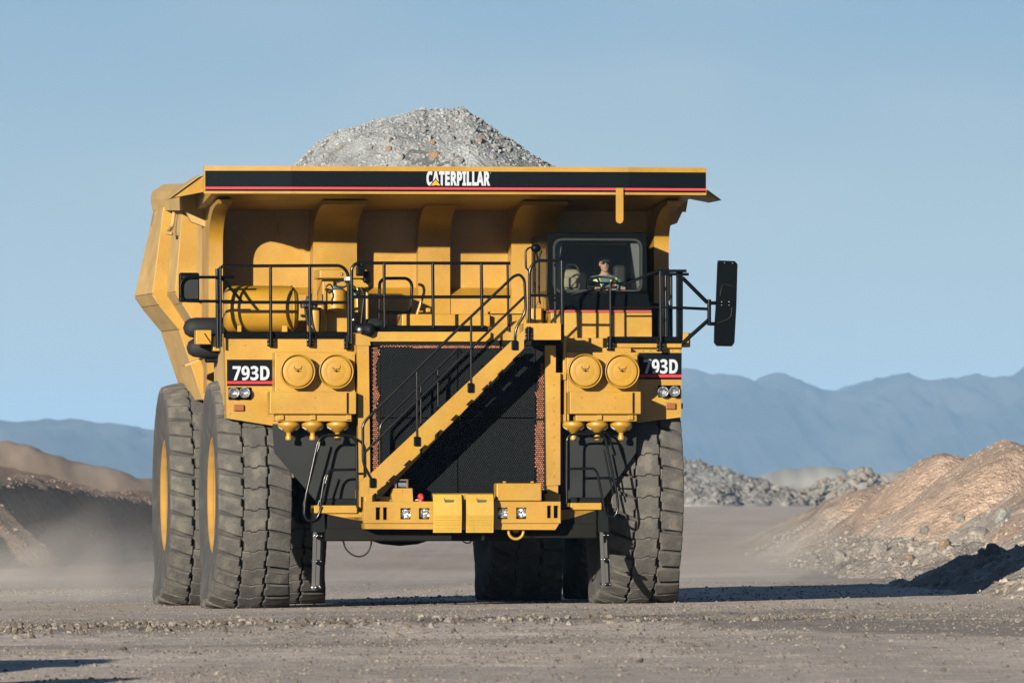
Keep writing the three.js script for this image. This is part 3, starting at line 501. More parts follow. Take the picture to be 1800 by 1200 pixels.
  for (const [a, b, za, zb] of [[360, 512, 1.668, 1.758], [512, 1105, 1.758, 1.758], [1105, 1241, 1.758, 1.668]]) {
    const A0 = L(a, H1, za), A1 = L(a, H0, za), B0 = L(b, H1, zb), B1 = L(b, H0, zb), u = (x) => (x - 360) / (1241 - 360);
    A0.y = B0.y = L(800, H1, 1.75).y; A1.y = B1.y = L(800, H0, 1.75).y;
    const g = new THREE.BufferGeometry(), n = V3(0, 0, 1); g.setAttribute('position', new THREE.Float32BufferAttribute([A0, B0, B1, A1].flatMap((p) => p.toArray()), 3)); g.setAttribute('uv', new THREE.Float32BufferAttribute([u(a), 0, u(b), 0, u(b), 1, u(a), 1], 2)); g.setIndex([0, 1, 2, 0, 2, 3]); g.computeVertexNormals();
    mesh(g, 'front_band', bandMat, body);
  }
  // hanging tongue
  const t0 = L(1083, 330, 1.80), t1 = L(1096, 386, 1.80), rr = (t1.x - t0.x) / 2, pts = [[t0.x, t0.y], [t0.x, t1.y]]; for (let i = 1; i < 8; i++) pts.push([t0.x + rr - rr * Math.cos(i / 8 * Math.PI), t1.y - rr * Math.sin(i / 8 * Math.PI)]); pts.push([t1.x, t1.y], [t1.x, t0.y]);
  gb().prism(pts.map(([x, y]) => V3(x, y, 1.80)), V3(0, 0, -.03)).build('hanging_gauge', M.yellow, body);
}

// chassis
{
  gb().box(-1.25, -0.75, 1.25, 2.1, -8.2, 1.8).box(.75, 1.25, 1.25, 2.1, -8.2, 1.8).box(-1.3, 1.3, 1.05, 1.9, .9, 2.0).box(-1.2, 1.2, 2.1, 3.1, -1.2, 1.9, .05).build('chassis_frame', M.dark, truck);
  gb().cyl([-2.5, 1.62, 0], [2.5, 1.62, 0], .30).cyl([-2.5, 1.62, 0], [-2.9, 1.62, 0], .62).cyl([2.5, 1.62, 0], [2.9, 1.62, 0], .62).box(-2.2, -1.2, 1.2, 2.6, -.5, .5, .1).box(1.2, 2.2, 1.2, 2.6, -.5, .5, .1).build('front_axle', M.dark, truck);
  gb().cyl([-3.2, 1.68, -5.9], [3.2, 1.68, -5.9], .5).sphere(V3(0, 1.72, -5.9), .85, 1.3, 1, 1).box(-1.3, 1.3, 2.2, 3.2, -8, -1, .08).build('rear_axle', M.dark, truck);
  gb().pbox(572, 905, 928, 951, 2.35, .5, .03).pbox(905, 1050, 920, 946, 2.35, .5, .03).pbox(575, 640, 905, 935, 2.3, .4, .03).pbox(985, 1050, 890, 935, 2.3, .4, .03).build('belly_guard', M.dark, truck);
  gb().ptube([[603, 950], [607, 965], [620, 976], [633, 979], [645, 973], [651, 962], [653, 950]], 2.1, .012, .2).ptube([[810, 945], [815, 953], [825, 955], [832, 947]], 2.1, .010, .2).build('hanging_cable', M.hose, truck);
  // engine housing behind the radiator
  gb().pbox(629, 984, 590, 880, 1.9, 2.5, .04).build('engine_housing', M.dark, truck);
}

// front structure: decks, fender panels
{
  const deck = gb(), a = L(394, 590, 1.55), b = L(628, 590, 1.55), c = L(985, 590, 1.55), d = L(1200, 600, 1.55);
  deck.box(a.x, b.x, yd - .10, yd, -.7, 1.55).box(b.x, c.x, yd - .10, yd + .02, -.7, 1.95).box(c.x, d.x, yd - .16, yd - .06, -.7, 1.55); deck.build('deck', M.yellow, truck);
  gb().ppoly([[394, 594], [628, 594], [628, 752], [492, 750], [398, 735]], 1.55, .25).build('fender_panel', M.yellow, truck);
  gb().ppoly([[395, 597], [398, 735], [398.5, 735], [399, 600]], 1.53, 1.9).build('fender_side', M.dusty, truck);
  gb().ppoly([[985, 604], [1199, 604], [1197.5, 733], [1120, 743], [985, 746]], 1.55, .25).build('fender_panel', M.yellow, truck);
  gb().pbox(1072, 1199, 602.5, 611, 1.64, .10).build('deck_edge', M.yellow, truck);
  gb().pbox(996, 1110, 611, 622, 1.70, .14).build('deck_edge', M.yellow, truck);
  // toe boards
  gb().pbox(393, 608, 583, 593.5, 1.62, .05).build('toe_board', M.black, truck);
  gb().pbox(1068, 1200, 591.5, 602, 1.70, .05).build('toe_board', M.black, truck);
  gb().pbox(641, 857, 572, 582.5, 2.02, .05, .03).build('toe_board', M.black, truck);
  // radiator frame
  gb().ppoly([[626, 583], [862, 583], [862, 600], [650, 600], [651, 607], [626, 607]], 2.12, .22).build('radiator_frame', M.yellow, truck);
  gb().ppoly([[627.5, 607.5], [648, 607.5], [651, 880], [631, 880]], 2.12, .22).build('radiator_post', M.yellow, truck);
  gb().ppoly([[958, 607], [977, 607], [977, 655], [985, 655], [985, 664], [985, 852], [961, 854]], 2.12, .22).build('radiator_post', M.yellow, truck);
  gb().ppoly([[962, 853], [981, 853], [981, 866], [976, 873], [970, 873], [962, 866]], 2.10, .2).build('post_foot', M.yellow, truck);
  gb().ppoly([[921, 568], [986, 568], [986, 597], [921, 597]], 2.95, .55).build('top_landing', M.yellow, truck);
  gb().ppoly([[862, 575], [925, 560], [925, 600], [862, 600]], 2.02, .3).build('upper_plate', M.yellow, truck);
  gb().pbox(629, 652, 860, 905, 2.2, .5).pbox(958, 985, 868, 905, 2.2, .5).build('frame_foot', M.yellow, truck);
  // slim upright strips right of the radiator
  for (const [p0, p1, q0, q1] of [[990, 996, 590, 740], [978.5, 982.5, 668, 738], [997, 1001, 655, 740]]) gb().pbox(p0, p1, q0, q1, 2.0, .3).build('upright_strip', M.yellow, truck);
  gb().pbox(977, 996, 655, 668, 2.03, .2).pbox(982, 996, 728, 742, 2.03, .2).build('tie_plate', M.yellow, truck);
  // dark mud panels behind the steps
  gb().ppoly([[479, 745], [629, 745], [629, 893], [566, 893], [482, 795]], 1.83, .05).build('mud_guard', M.slate, truck);
  gb().ppoly([[985, 745], [1120, 740], [1118, 795], [1052, 890], [985, 890]], 1.83, .05).build('mud_guard', M.slate, truck);
  gb().pbox(560, 628, 876, 889, 2.0, .5, .02).pbox(1004, 1058, 874, 886, 2.0, .5, .02).build('step_block', M.blackMatte, truck);
}
// radiator: core, screens, copper tube ends
{
  const rad = group('radiator', truck);
  const holes = texture(512, (u, v) => { const n = 48, x = u * n, row = Math.floor(v * n * 1.1667 * 1), y = v * n * 1.1667 - row, fx = x + (row % 2) * .5 - Math.floor(x + (row % 2) * .5), d = Math.hypot(fx - .5, y - .5); const k = d < .36 ? 0.16 : 1.0; return grey(k * (0.9 + .2 * fbm(u * 20, v * 20, 2, 991, 20))); }, true, [1 / 1.6, 1 / 1.6]);
  const hb = texture(512, (u, v) => { const n = 48, x = u * n, row = Math.floor(v * n * 1.1667), y = v * n * 1.1667 - row, fx = x + (row % 2) * .5 - Math.floor(x + (row % 2) * .5); return grey(sst(Math.hypot(fx - .5, y - .5), .3, .42)); }, false, [1 / 1.6, 1 / 1.6]);
  M.screen = phys('perforated black screen', lin(.015, .023, .030), { map: holes, bumpMap: hb, bumpScale: .012, roughness: .5, specularIntensity: .2 });
  const sheet = (a, b, c, d) => gb().pbox(a, b, c, d, 2.03, .03, .004).build('screen_panel', M.screen, rad);
  sheet(669, 804, 613, 733.5); sheet(806, 941, 613, 733.5); sheet(669, 804, 735.5, 872); sheet(806, 940, 735.5, 872);
  gb().pbox(648, 962, 598, 607, 2.045, .06).pbox(648, 655, 607, 872, 2.045, .06).pbox(956, 962, 607, 872, 2.045, .06).pbox(650, 960, 868, 884, 2.04, .06).build('screen_frame', M.blackMatte, rad);
  gb().pbox(650, 960, 600, 872, 1.97, .05).build('radiator_core', M.dark, rad);
  // rows of tube ends that show at the rims
  const r = rng(71), list = [];
  for (let y = 640; y < 866; y += 3.6) for (let k = 0; k < 5; k++) { const px = 941.5 + k * 3.1 + ((Math.round(y / 3.6) % 2) * 1.55), w = y < 690 ? 3 - (690 - y) / 22 : 4 + Math.sin(y * .05); if (4 - k > w + .3 || Math.abs(y - 737) < 3) continue; list.push([px, y]); }
  for (let y = 612; y < 830; y += 3.6) for (let k = 0; k < 4; k++) { const px = 656 + k * 3.1 + ((Math.round(y / 3.6) % 2) * 1.55), w = 1.4 + 1.9 * Math.max(0, Math.sin((y - 600) / 38 * Math.PI)) + (y > 740 ? .6 : 0); if (k > w) continue; list.push([px, y]); }
  for (let x = 670; x < 884; x += 3.2) list.push([x, 607.5 + (Math.round(x / 3.2) % 2) * 1.4]), x > 724 && list.push([x + 1.6, 610.6]);
  const im = new THREE.InstancedMesh(new THREE.SphereGeometry(.0135, 8, 6), M.copper, list.length), m = new THREE.Matrix4(), col = new THREE.Color();
  list.forEach(([px, py], i) => { const p = L(px, py, 2.03); im.setMatrixAt(i, m.makeTranslation(p.x, p.y, p.z)); const k = .55 + .8 * r(); im.setColorAt(i, col.setRGB(k, k, k)); });
  im.name = 'tube_ends'; im.userData.kind = 'stuff'; rad.add(im);
  gb().pbox(650, 668.5, 608, 868, 2.012, .02).pbox(941.5, 957, 608, 868, 2.012, .02).pbox(668, 942, 605, 613, 2.012, .02).build('tube_sheet', M.dark, rad);
}

{ const b = gb(); for (let i = 0; i < 8; i++) { const c = L(973, 676 + i * 23, 2.12); b.sphere(c, .013); } for (let i = 0; i < 6; i++) b.sphere(L(1130 + i * 13, 616, 1.56), .011); for (const [x, y] of [[404, 605], [430, 607], [404, 727], [470, 730], [1140, 735], [1192, 725], [488, 624], [619, 624], [1001, 624], [1116, 624], [488, 684], [619, 684], [1116, 684], [640, 620], [641, 700], [643, 780], [645, 850]]) b.sphere(L(x, y, x > 485 && x < 625 || x > 995 && x < 1121 ? 2.0 : x > 630 && x < 650 ? 2.12 : 1.55), .012); b.build('bolts', M.yellow, truck).userData.kind = 'stuff'; }
// model plates, lamps, air cleaners on the two fender fronts
function plateTex() {
  const cv = document.createElement('canvas'); cv.width = 512; cv.height = 288; const g = cv.getContext('2d'); g.fillStyle = '#0b131b'; g.fillRect(0, 0, 512, 288);
  g.fillStyle = '#e0444f'; g.fillRect(0, 236, 512, 30); g.save(); g.fillStyle = '#ccd6e6'; g.strokeStyle = '#ccd6e6'; g.lineWidth = 5; g.lineJoin = 'round'; g.font = 'bold 200px sans-serif'; const w = g.measureText('793D').width;
  g.translate(58, 222); g.scale(420 / w, 1.04); g.strokeText('793D', 0, 0); g.fillText('793D', 0, 0); g.restore();
  const t = new THREE.CanvasTexture(cv); t.colorSpace = THREE.SRGBColorSpace; return t;
}
const plateMat = phys('printed plate', lin(1, 1, 1), { map: plateTex(), roughness: 0.5, specularIntensity: .12 });
function plate(px0, px1, py0, py1, z) {
  const a = L(px0, py1, z), b = L(px1, py0, z), g = new THREE.BoxGeometry(b.x - a.x, b.y - a.y, .008); g.translate((a.x + b.x) / 2, (a.y + b.y) / 2, z); return mesh(g, 'number_plate', plateMat, truck);
}
plate(398.5, 480, 632, 678, 1.56); plate(1122.5, 1198, 620, 666.5, 1.56);
const lampTex = texture(128, (u, v) => { const s = Math.abs(Math.sin(u * 22 + Math.sin(v * 9))) * .5 + Math.abs(Math.sin(v * 30)) * .3 + .3 * vn(u * 12, v * 12, 7); return grey(s); });
M.bowl = std('faceted reflector', lin(.50, .52, .55), { roughness: 0.32, metalness: 1, bumpMap: lampTex, bumpScale: .06 });
function lamp(px, py, r, z, parent, square) {
  const c = L(px, py, z), b = gb(), o = group('headlight', parent);
  if (square) b.add(new RoundedBoxGeometry(r * 2, r * 2, .05, 2, r * .5).translate(c.x, c.y, z - .06)); else b.lathe([[0, -.075], [r * .35, -.07], [r * .75, -.04], [r, 0]], c);
  if (square) b.lathe([[0, .0], [r * .5, .012], [r * .9, .03]], V3(c.x, c.y, z - .03));
  b.build('reflector', M.bowl, o);
  gb().lathe([[r * 1.08, -.01], [r * 1.08, .012], [r * .98, .015], [r * .98, -.01]], c, V3(0, 0, 1), 24).build('bezel', M.steel, o);
  gb().lathe([[r, 0.004], [r * .6, .02], [0, .026]], c, V3(0, 0, 1), 24).build('lens', M.lens, o); return o;
}
for (const [x0, x1, y0, y1, l] of [[401, 441.5, 680.5, 702.5, [[410.5, 690.5], [429.5, 690]]], [1157, 1196, 677, 698, [[1166, 688.5], [1186, 688]]]]) {
  gb().pbox(x0, x1, y0, y1, 1.575, .02, .02).build('lamp_surround', M.black, truck);
  for (const [a, b] of l) lamp(a, b, .075, 1.66, truck);
}
gb().pbox(410, 428.5, 711, 722, 1.60, .05, .012).build('marker_light', M.amber, truck);
gb().pbox(1171, 1188, 708, 719, 1.60, .05, .012).build('marker_light', M.amber, truck);
gb().pbox(394, 398, 711, 722, 1.3, .12, .012).build('marker_light', M.amber, truck);
gb().pbox(1198, 1201, 708, 718, 1.3, .12, .012).build('marker_light', M.blackMatte, truck);

function airCleaner(px, py, dark) {
  const o = group('air_cleaner', truck), c = L(px, py, 2.02);
  gb().lathe([[.246, -.05], [.246, .17], [.256, .175], [.258, .205], [.250, .212], [.242, .205], [.240, .165]], c, V3(0, 0, 1), 48).build('canister', M.yellow, o);
  gb().lathe([[.240, .165], [.226, .166], [.222, .196], [.215, .204], [.150, .207], [.146, .202], [.140, .206], [.08, .2095], [0, .2105]], c, V3(0, 0, 1), 48).build('cover', M.yellow, o);
  const q = 2.236; gb().tube([[c.x - .055, c.y + .075, q - .012], [c.x - .045, c.y + .03, q], [c.x + .05, c.y + .035, q], [c.x + .06, c.y + .085, q - .012]], .005, false, .02, 6).cyl([c.x, c.y + .005, q - .02], [c.x, c.y + .005, q + .01], .02, .014, 8).tube([[c.x - .04, c.y + .01, q], [c.x + .05, c.y + .002, q]], .005, false, .02, 6).build('latch', M.dark, o);
}
for (const [x0, x1] of [[483, 624], [996, 1121]]) gb().pbox(x0, x1, 619, 690, 2.0, .5).build('filter_housing', M.yellow, truck);
for (const [a, b] of [[521, 653], [588.5, 653], [1026, 652.5], [1091, 653]]) airCleaner(a, b);
// filter boxes with their brackets
for (const [x0, x1, s, br] of [[474, 626, 609, [497, 553, 616]], [1002, 1127, 1112, [1057, 1112]]]) {
  gb().pbox(x0, x1, 688, 727.5, 2.34, .4).build('filter_box', M.yellow, truck);
  gb().pbox(x0 + 10, x1 - 7, 727.5, 740.5, 2.26, .3).build('lower_flange', M.yellow, truck);
  for (const p of br) gb().pbox(p - 8, p + 2, 729, 738, 2.30, .05).build('bracket', M.yellow, truck);
  gb().pbox(s, s + 4, 690, 726.5, 2.345, .012, .003).build('shadow_strip', M.dark, truck);  // thin dark strip painted in for the shadow near the right end
  const bolts = gb(); for (const q of [698, 716]) for (const p of [x0 + 20, x0 + 79]) { const c = L(p, q, 2.34); bolts.cyl([c.x, c.y, 2.335], [c.x, c.y, 2.353], .012, .01, 8); } bolts.build('bolts', M.yellow, truck);
}
for (const px of [507, 549, 593, 1008, 1050, 1092]) {
  const c = L(px, 740, 2.1), o = group('dust_cup', truck);
  gb().lathe([[.03, -.17], [.055, -.165], [.16, -.085], [.165, -.045], [.155, -.03], [.158, 0], [.0, 0]], c, V3(0, 1, 0), 28).build('bowl', M.yellow, o);
  gb().lathe([[0, -.285], [.042, -.285], [.048, -.27], [.048, -.225], [.036, -.215], [.036, -.17], [0, -.17]], c, V3(0, 1, 0), 16).build('drain_valve', M.yellow, o);
  gb().cyl([c.x - .15, c.y - .09, 2.14], [c.x - .10, c.y - .13, 2.18], .012, .012, 6).cyl([c.x + .15, c.y - .09, 2.14], [c.x + .10, c.y - .13, 2.18], .012, .012, 6).build('clip', M.steel, o);
}

// railings ----------------------------------------------------------
const RR = .024;
function rail(name, f) { const b = gb(); f(b); return b.build(name, M.rail, truck); }
rail('deck_railing', (b) => b.ptube([[391, 467.5], [600, 466.5], [612, 480], [612.5, 600]], 1.68, RR, .14).ptube([[391, 531], [611, 531.5]], 1.68, RR).ptube([[475, 467], [475.5, 590]], 1.68, RR).ptube([[544, 467], [544.5, 590]], 1.68, RR));
rail('deck_railing', (b) => b.ptube([[617.5, 604], [618, 470], [626, 462], [897, 462.5]], 2.05, RR, .1).ptube([[620, 522], [897, 521.5]], 2.05, RR).ptube([[675, 462], [675.5, 575]], 2.05, RR).ptube([[760.5, 462], [761.5, 576]], 2.05, RR).ptube([[846, 462], [847.5, 576]], 2.05, RR).ptube([[892, 464], [894, 582]], 2.05, .018));
gb().pbox(608, 617, 486, 493, 2.0, .3, .01).build('railing_clip', M.white, truck);
rail('corner_post', (b) => b.ptube([[381.5, 472], [382, 612]], 1.6, .03).ptube([[387, 468], [388, 610]], 1.72, .02).ptube([[391, 467.5, 1.68], [383, 474, 1.4]], 1.6, RR));
for (const [px, py, z] of [[475.5, 597, 1.66], [545, 597, 1.66], [610.5, 602, 1.66], [1073, 604, 1.75], [1161, 606, 1.75], [929.5, 587, 3.0]]) {
  const o = group('rail_bracket', truck), c = L(px, py, z), b = gb(); gb().box(c.x - .05, c.x + .05, c.y - .10, c.y + .09, z - .05, z, .008).cyl([c.x, c.y + .11, z + .01], [c.x, c.y - .09, z + .01], .034).build('plate', M.black, o);
  for (const [dx, dy] of [[-.038, .0], [.038, 0], [-.038, -.06], [.038, -.06]]) b.sphere(V3(c.x + dx, c.y + dy, z + .004), .010); b.build('bolts', M.chrome, o);
}
// hand rails of the stair
rail('stair_handrail', (b) => b.ptube([[655, 846], [638, 815], [637.5, 746], [646, 735], [805, 578], [902, 486], [913, 481.5], [922, 491], [924.5, 548], [906, 578], [905, 606]], 2.92, .021, .10).ptube([[638, 798], [735, 702], [853, 588], [922, 521]], 2.92, .019).ptube([[733, 653], [733, 768]], 2.92, .018).ptube([[828, 558], [828, 684]], 2.92, .018));
rail('stair_handrail', (b) => b.ptube([[668, 856], [668, 748], [676, 738], [806, 611], [812, 620]], 2.36, .021, .10).ptube([[740, 677], [740, 800]], 2.36, .018).ptube([[770, 650], [770, 770]], 2.36, .018));
for (const [px, py] of [[655, 848], [733, 775], [827.5, 681], [905, 606]]) gb().pbox(px - 5.5, px + 5.5, py - 8, py + 9, 2.965, .06, .015).build('rail_socket', M.black, truck);
// stair
{
  const st = group('stair', truck);
  gb().ppoly([[632, 846], [654, 830], [905, 594], [921, 580], [921, 612], [652, 873], [632, 873]], 2.92, .05).build('stringer', M.yellow, st);
  gb().ppoly([[650, 860], [905, 612], [921, 612], [670, 873]], 2.36, .05).build('stringer', M.yellow, st);
  for (let i = 0; i < 9; i++) { const t = (i + .6) / 9.2, p = L(lerp(655, 905, t), lerp(852, 606, t), 2.65); gb().box(p.x - .10, p.x + .12, p.y + .02, p.y + .055, 2.36, 2.87).build('tread', M.blackMatte, st); }
}
// platform rails by the cab
rail('cab_railing', (b) => b.ptube([[931, 590], [931, 472], [942, 458], [990, 457.5]], 2.85, RR, .12).ptube([[931, 519], [990, 519.5]], 2.85, .02).ptube([[988, 458], [988.5, 600]], 2.85, .03).ptube([[976, 462], [976, 597]], 2.6, .02).ptube([[925, 472], [924, 440], [932, 434], [938, 436]], 2.4, .014).ptube([[924, 440], [924, 470], [930, 476]], 2.4, .014));
rail('deck_railing', (b) => b.ptube([[1105, 497], [1150, 478], [1160, 476], [1207, 476]], 1.78, .022, .1).ptube([[1073, 497], [1073.5, 596]], 1.78, .017).ptube([[1161, 476], [1161.5, 600]], 1.78, .024).ptube([[1073, 540], [1207, 540]], 1.78, .014).ptube([[1040, 497], [1073, 497], [1105, 497]], 1.78, .013));
rail('deck_railing', (b) => b.ptube([[1171, 484], [1171, 594]], 1.1, .03).ptube([[1180, 484], [1180.5, 594]], .8, .022).ptube([[1165, 541], [1205, 541]], .9, .02).ptube([[1150, 481], [1211, 482]], .9, .022));
// mirrors
{
  const o = group('wing_mirror', truck);
  gb().pbox(1190.5, 1201, 478, 597, 1.70, .12, .01).build('mirror_post', M.black, o);
  gb().ptube([[1200, 488], [1244, 532]], 1.68, .03).ptube([[1199, 604], [1246, 562]], 1.68, .03).ptube([[1203, 541], [1246, 543]], 1.68, .022).ptube([[1247, 526], [1247, 572]], 1.68, .03).ptube([[1247, 532.5], [1262, 532.5]], 1.68, .028).ptube([[1247, 569], [1262, 569]], 1.68, .028).build('mirror_arm', M.black, o);
  const a = [[1264, 457.5], [1292, 458.5], [1297, 464], [1295, 540], [1291.5, 602], [1287, 608.5], [1262, 608], [1257, 602], [1257.5, 575], [1260, 540], [1263, 463]].map(([x, y]) => L(x, y, 1.74)); a[10] && 0;
  gb().prism(a, V3(0, 0, -.12)).build('mirror_housing', M.black, o);
  gb().pbox(1262, 1290, 470, 598, 1.615, .004, .001).build('mirror_glass', M.mirror, o);
  gb().ptube([[1287, 540], [1286, 555], [1280, 561], [1262, 568]], 1.76, .008).ptube([[1266, 520], [1270, 497], [1292, 504]], 1.75, .006).build('mirror_cable', M.hose, o);
  const b = gb(); for (const [x, y] of [[1269, 530], [1282, 530], [1269, 536], [1282, 536], [1274, 461.5], [1288, 462]]) b.sphere(L(x, y, 1.745), .011); b.build('bolts', M.chrome, o);
  gb().pbox(1200, 1214, 585, 610, 1.2, .3).build('mirror_base', M.yellow, o);
}
{
  const o = group('wing_mirror', truck);
  gb().ptube([[411, 487], [326, 487], [317, 496], [317, 521], [326, 529], [411, 529.5]], 1.66, .022, .09).ptube([[388, 487], [425, 530]], 1.66, .022).build('mirror_arm', M.black, o);
  gb().pbox(314, 350, 479, 531, 1.60, .08, .03).build('mirror_housing', M.black, o);
  gb().pbox(320, 348, 485, 525, 1.61, .01, .003).build('mirror_glass', M.slate, o);
}

// cab ----------------------------------------------------------------
{
  const cab = group('cab', truck), zf = 1.28, zb = -.75, a = L(963, 545, zf), b = L(1136, 410, zf), x0 = a.x, x1 = b.x, yt = b.y, yl = L(1000, 518, zf).y, y0 = L(1000, 545, zf).y;
  const wx0 = L(974, 500, zf).x, wx1 = L(1127, 500, zf).x, wy0 = L(1000, 512, zf).y, wy1 = L(1000, 421, zf).y;
  const round = (x0, x1, y0, y1, r, n = 5) => { const p = []; for (const [cx, cy, s] of [[x1 - r, y1 - r, 0], [x0 + r, y1 - r, 1], [x0 + r, y0 + r, 2], [x1 - r, y0 + r, 3]]) for (let i = 0; i <= n; i++) { const t = (s + i / n) * Math.PI / 2; p.push([cx + r * Math.cos(t), cy + r * Math.sin(t)]); } return p; };
  // front frame with the window opening
  const sh = new THREE.Shape([[x0, yl], [x1 + .01, yl], [x1, yt], [x0 + .02, yt]].map((p) => new THREE.Vector2(...p))); sh.holes.push(new THREE.Path(round(wx0, wx1, wy0, wy1, .12).map((p) => new THREE.Vector2(...p))));
  gb().add(new THREE.ExtrudeGeometry(sh, { depth: .09, bevelEnabled: true, bevelSize: .012, bevelThickness: .012, bevelSegments: 1 }).translate(0, 0, zf - .1)).build('front_frame', M.black, cab);
  const sh2 = new THREE.Shape(round(wx0 - .02, wx1 + .02, wy0 - .02, wy1 + .02, .13).map((p) => new THREE.Vector2(...p))); sh2.holes.push(new THREE.Path(round(wx0 + .012, wx1 - .012, wy0 + .012, wy1 - .012, .11).map((p) => new THREE.Vector2(...p))));
  gb().add(new THREE.ExtrudeGeometry(sh2, { depth: .012, bevelEnabled: false }).translate(0, 0, zf + .003)).build('window_seal', phys('grey rubber seal', lin(.028, .035, .04), { roughness: .6, specularIntensity: .3 }), cab);
  const gl = new THREE.ShapeGeometry(new THREE.Shape(round(wx0, wx1, wy0, wy1, .12).map((p) => new THREE.Vector2(...p)))).translate(0, 0, zf - .04); mesh(boxUV(gl), 'windscreen', M.glass, cab);
  gb().prism([[x0 - .0, yl, zf], [x1 + .02, yl, zf], [x1 + .075, y0, zf + .05], [x0 + .02, y0, zf + .05]].map((p) => V3(...p)), V3(0, 0, -.5)).build('lower_cowl', M.black, cab);
  gb().box(x0 + .02, x1 + .075, y0 - .032, y0, zf - .4, zf + .06, .004).build('stripe', M.stripe, cab);
  const base0 = L(968, 597, zf).x, base1 = L(1146, 597, zf).x; gb().box(base0, base1, yd - .08, y0 - .034, zb, zf + .04).build('cab_base', M.yellow, cab);
  gb().box(base1, base1 + .32, yd - .08, y0 + .12, zb, zf - .3, .05).build('side_box', M.blackMatte, cab);
  // roof, rear wall, right wall, posts
  gb().prism([[x0, yt, zf], [x1, yt, zf], [x1, yt - .02, zb], [x0, yt - .04, zb]].map((p) => V3(...p)), V3(0, -.08, 0)).build('roof', M.black, cab);
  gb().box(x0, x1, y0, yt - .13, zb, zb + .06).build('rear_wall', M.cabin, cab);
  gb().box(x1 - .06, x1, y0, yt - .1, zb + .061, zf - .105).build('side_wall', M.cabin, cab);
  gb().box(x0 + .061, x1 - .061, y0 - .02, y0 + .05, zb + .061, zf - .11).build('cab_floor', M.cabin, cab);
  // door side (image left): black frame round a pane, yellow lower half
  const ym = (y0 + yl) / 2 + .18;
  gb().box(x0, x0 + .05, yt - .22, yt - .09, zb, zf - .105).box(x0, x0 + .05, y0, yt - .22, zf - .26, zf - .105).box(x0, x0 + .05, y0, yt - .22, zb + .061, zb + .2).box(x0, x0 + .05, ym - .04, ym, zb + .2, zf - .26).build('door_frame', M.black, cab);
  const pane = new THREE.PlaneGeometry(zf - .26 - zb - .2, yt - .22 - ym).rotateY(-Math.PI / 2).translate(x0 + .02, (yt - .22 + ym) / 2, (zf - .26 + zb + .2) / 2); mesh(boxUV(pane), 'side_window', M.glass, cab);
  gb().box(x0 + .004, x0 + .05, y0, ym - .04, zb + .2, zf - .26).build('door', M.yellowBody, cab);
  gb().box(x0 - .2, x0 - .002, yd - .05, ym - .25, zb + .4, zf - .5, .03).build('door_step', M.yellowBody, cab);
  gb().tube([[x0 - .05, y0 + .1, zf - .5], [x0 - .07, y0 + .2, zf - .5], [x0 - .07, yt - .35, zf - .5], [x0 - .03, yt - .25, zf - .5]], .014).tube([[x0 - .16, yd, 1.0], [x0 - .16, yt - .5, 1.0]], .014).build('grab_handle', M.black, cab);
  gb().sphere(V3(x0 - .17, L(940, 436, 1.2).y, 1.2), .07, 1.1, .9, .7).tube([[x0 - .17, L(940, 440, 1.2).y, 1.2], [x0 - .14, L(940, 456, 1.2).y, 1.2]], .015).build('work_light', M.black, cab);
  // inside: pale linings by the posts, console, steering wheel, seat
  for (const s of [-1, 1]) { const x = s < 0 ? wx0 + .03 : wx1 - .03; gb().prism([[x, wy0, zf - .14], [x - s * .11, wy1 - .04, zf - .14], [x, wy1 - .02, zf - .14], [x + s * .04, wy1 - .1, zf - .14], [x + s * .04, wy0, zf - .14]].map((p) => V3(...p)), V3(0, 0, -.06)).build('post_lining', M.cabinPale, cab); }
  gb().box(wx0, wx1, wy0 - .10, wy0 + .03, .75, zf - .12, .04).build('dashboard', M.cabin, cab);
  gb().box(wx0 + .03, wx1 - .03, wy0 + .005, wy0 + .022, zf - .115, zf - .085).build('sill_strip', M.cabinPale, cab);
  const w = L(1063, 503, .86), ring = new THREE.TorusGeometry(.235, .018, 10, 40).rotateX(-.95).translate(w.x, w.y + .01, .80); gb().add(ring).tube([[w.x - .2, w.y, .80], [w.x, w.y - .03, .78], [w.x + .2, w.y, .80]], .016).tube([[w.x, w.y - .03, .78], [w.x, w.y - .4, .95]], .03).build('steering_wheel', M.hose, cab);
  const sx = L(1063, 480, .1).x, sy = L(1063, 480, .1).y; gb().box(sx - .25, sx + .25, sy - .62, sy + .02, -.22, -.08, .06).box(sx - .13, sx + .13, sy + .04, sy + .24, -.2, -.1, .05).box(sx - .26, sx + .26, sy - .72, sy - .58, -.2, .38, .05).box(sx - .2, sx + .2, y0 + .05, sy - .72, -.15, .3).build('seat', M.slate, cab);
  gb().box(wx1 - .28, wx1 - .08, wy0 + .05, wy0 + .42, .0, .25, .06).build('side_cushion', M.slate, cab);
  const bx = L(1000, 490, .3).x, by = L(1000, 512, .3).y; gb().box(bx - .24, bx + .24, y0 + .05, by - .02, -.1, .5, .05).build('trainer_seat', M.cabin, cab);
  // wiper
  gb().tube([[wx0 + .25, wy0 - .05, zf + .03], [wx0 + .62, wy0 + .03, zf + .04], [wx0 + .95, wy0 + .05, zf + .03]], .010).build('wiper', M.hose, cab);
}
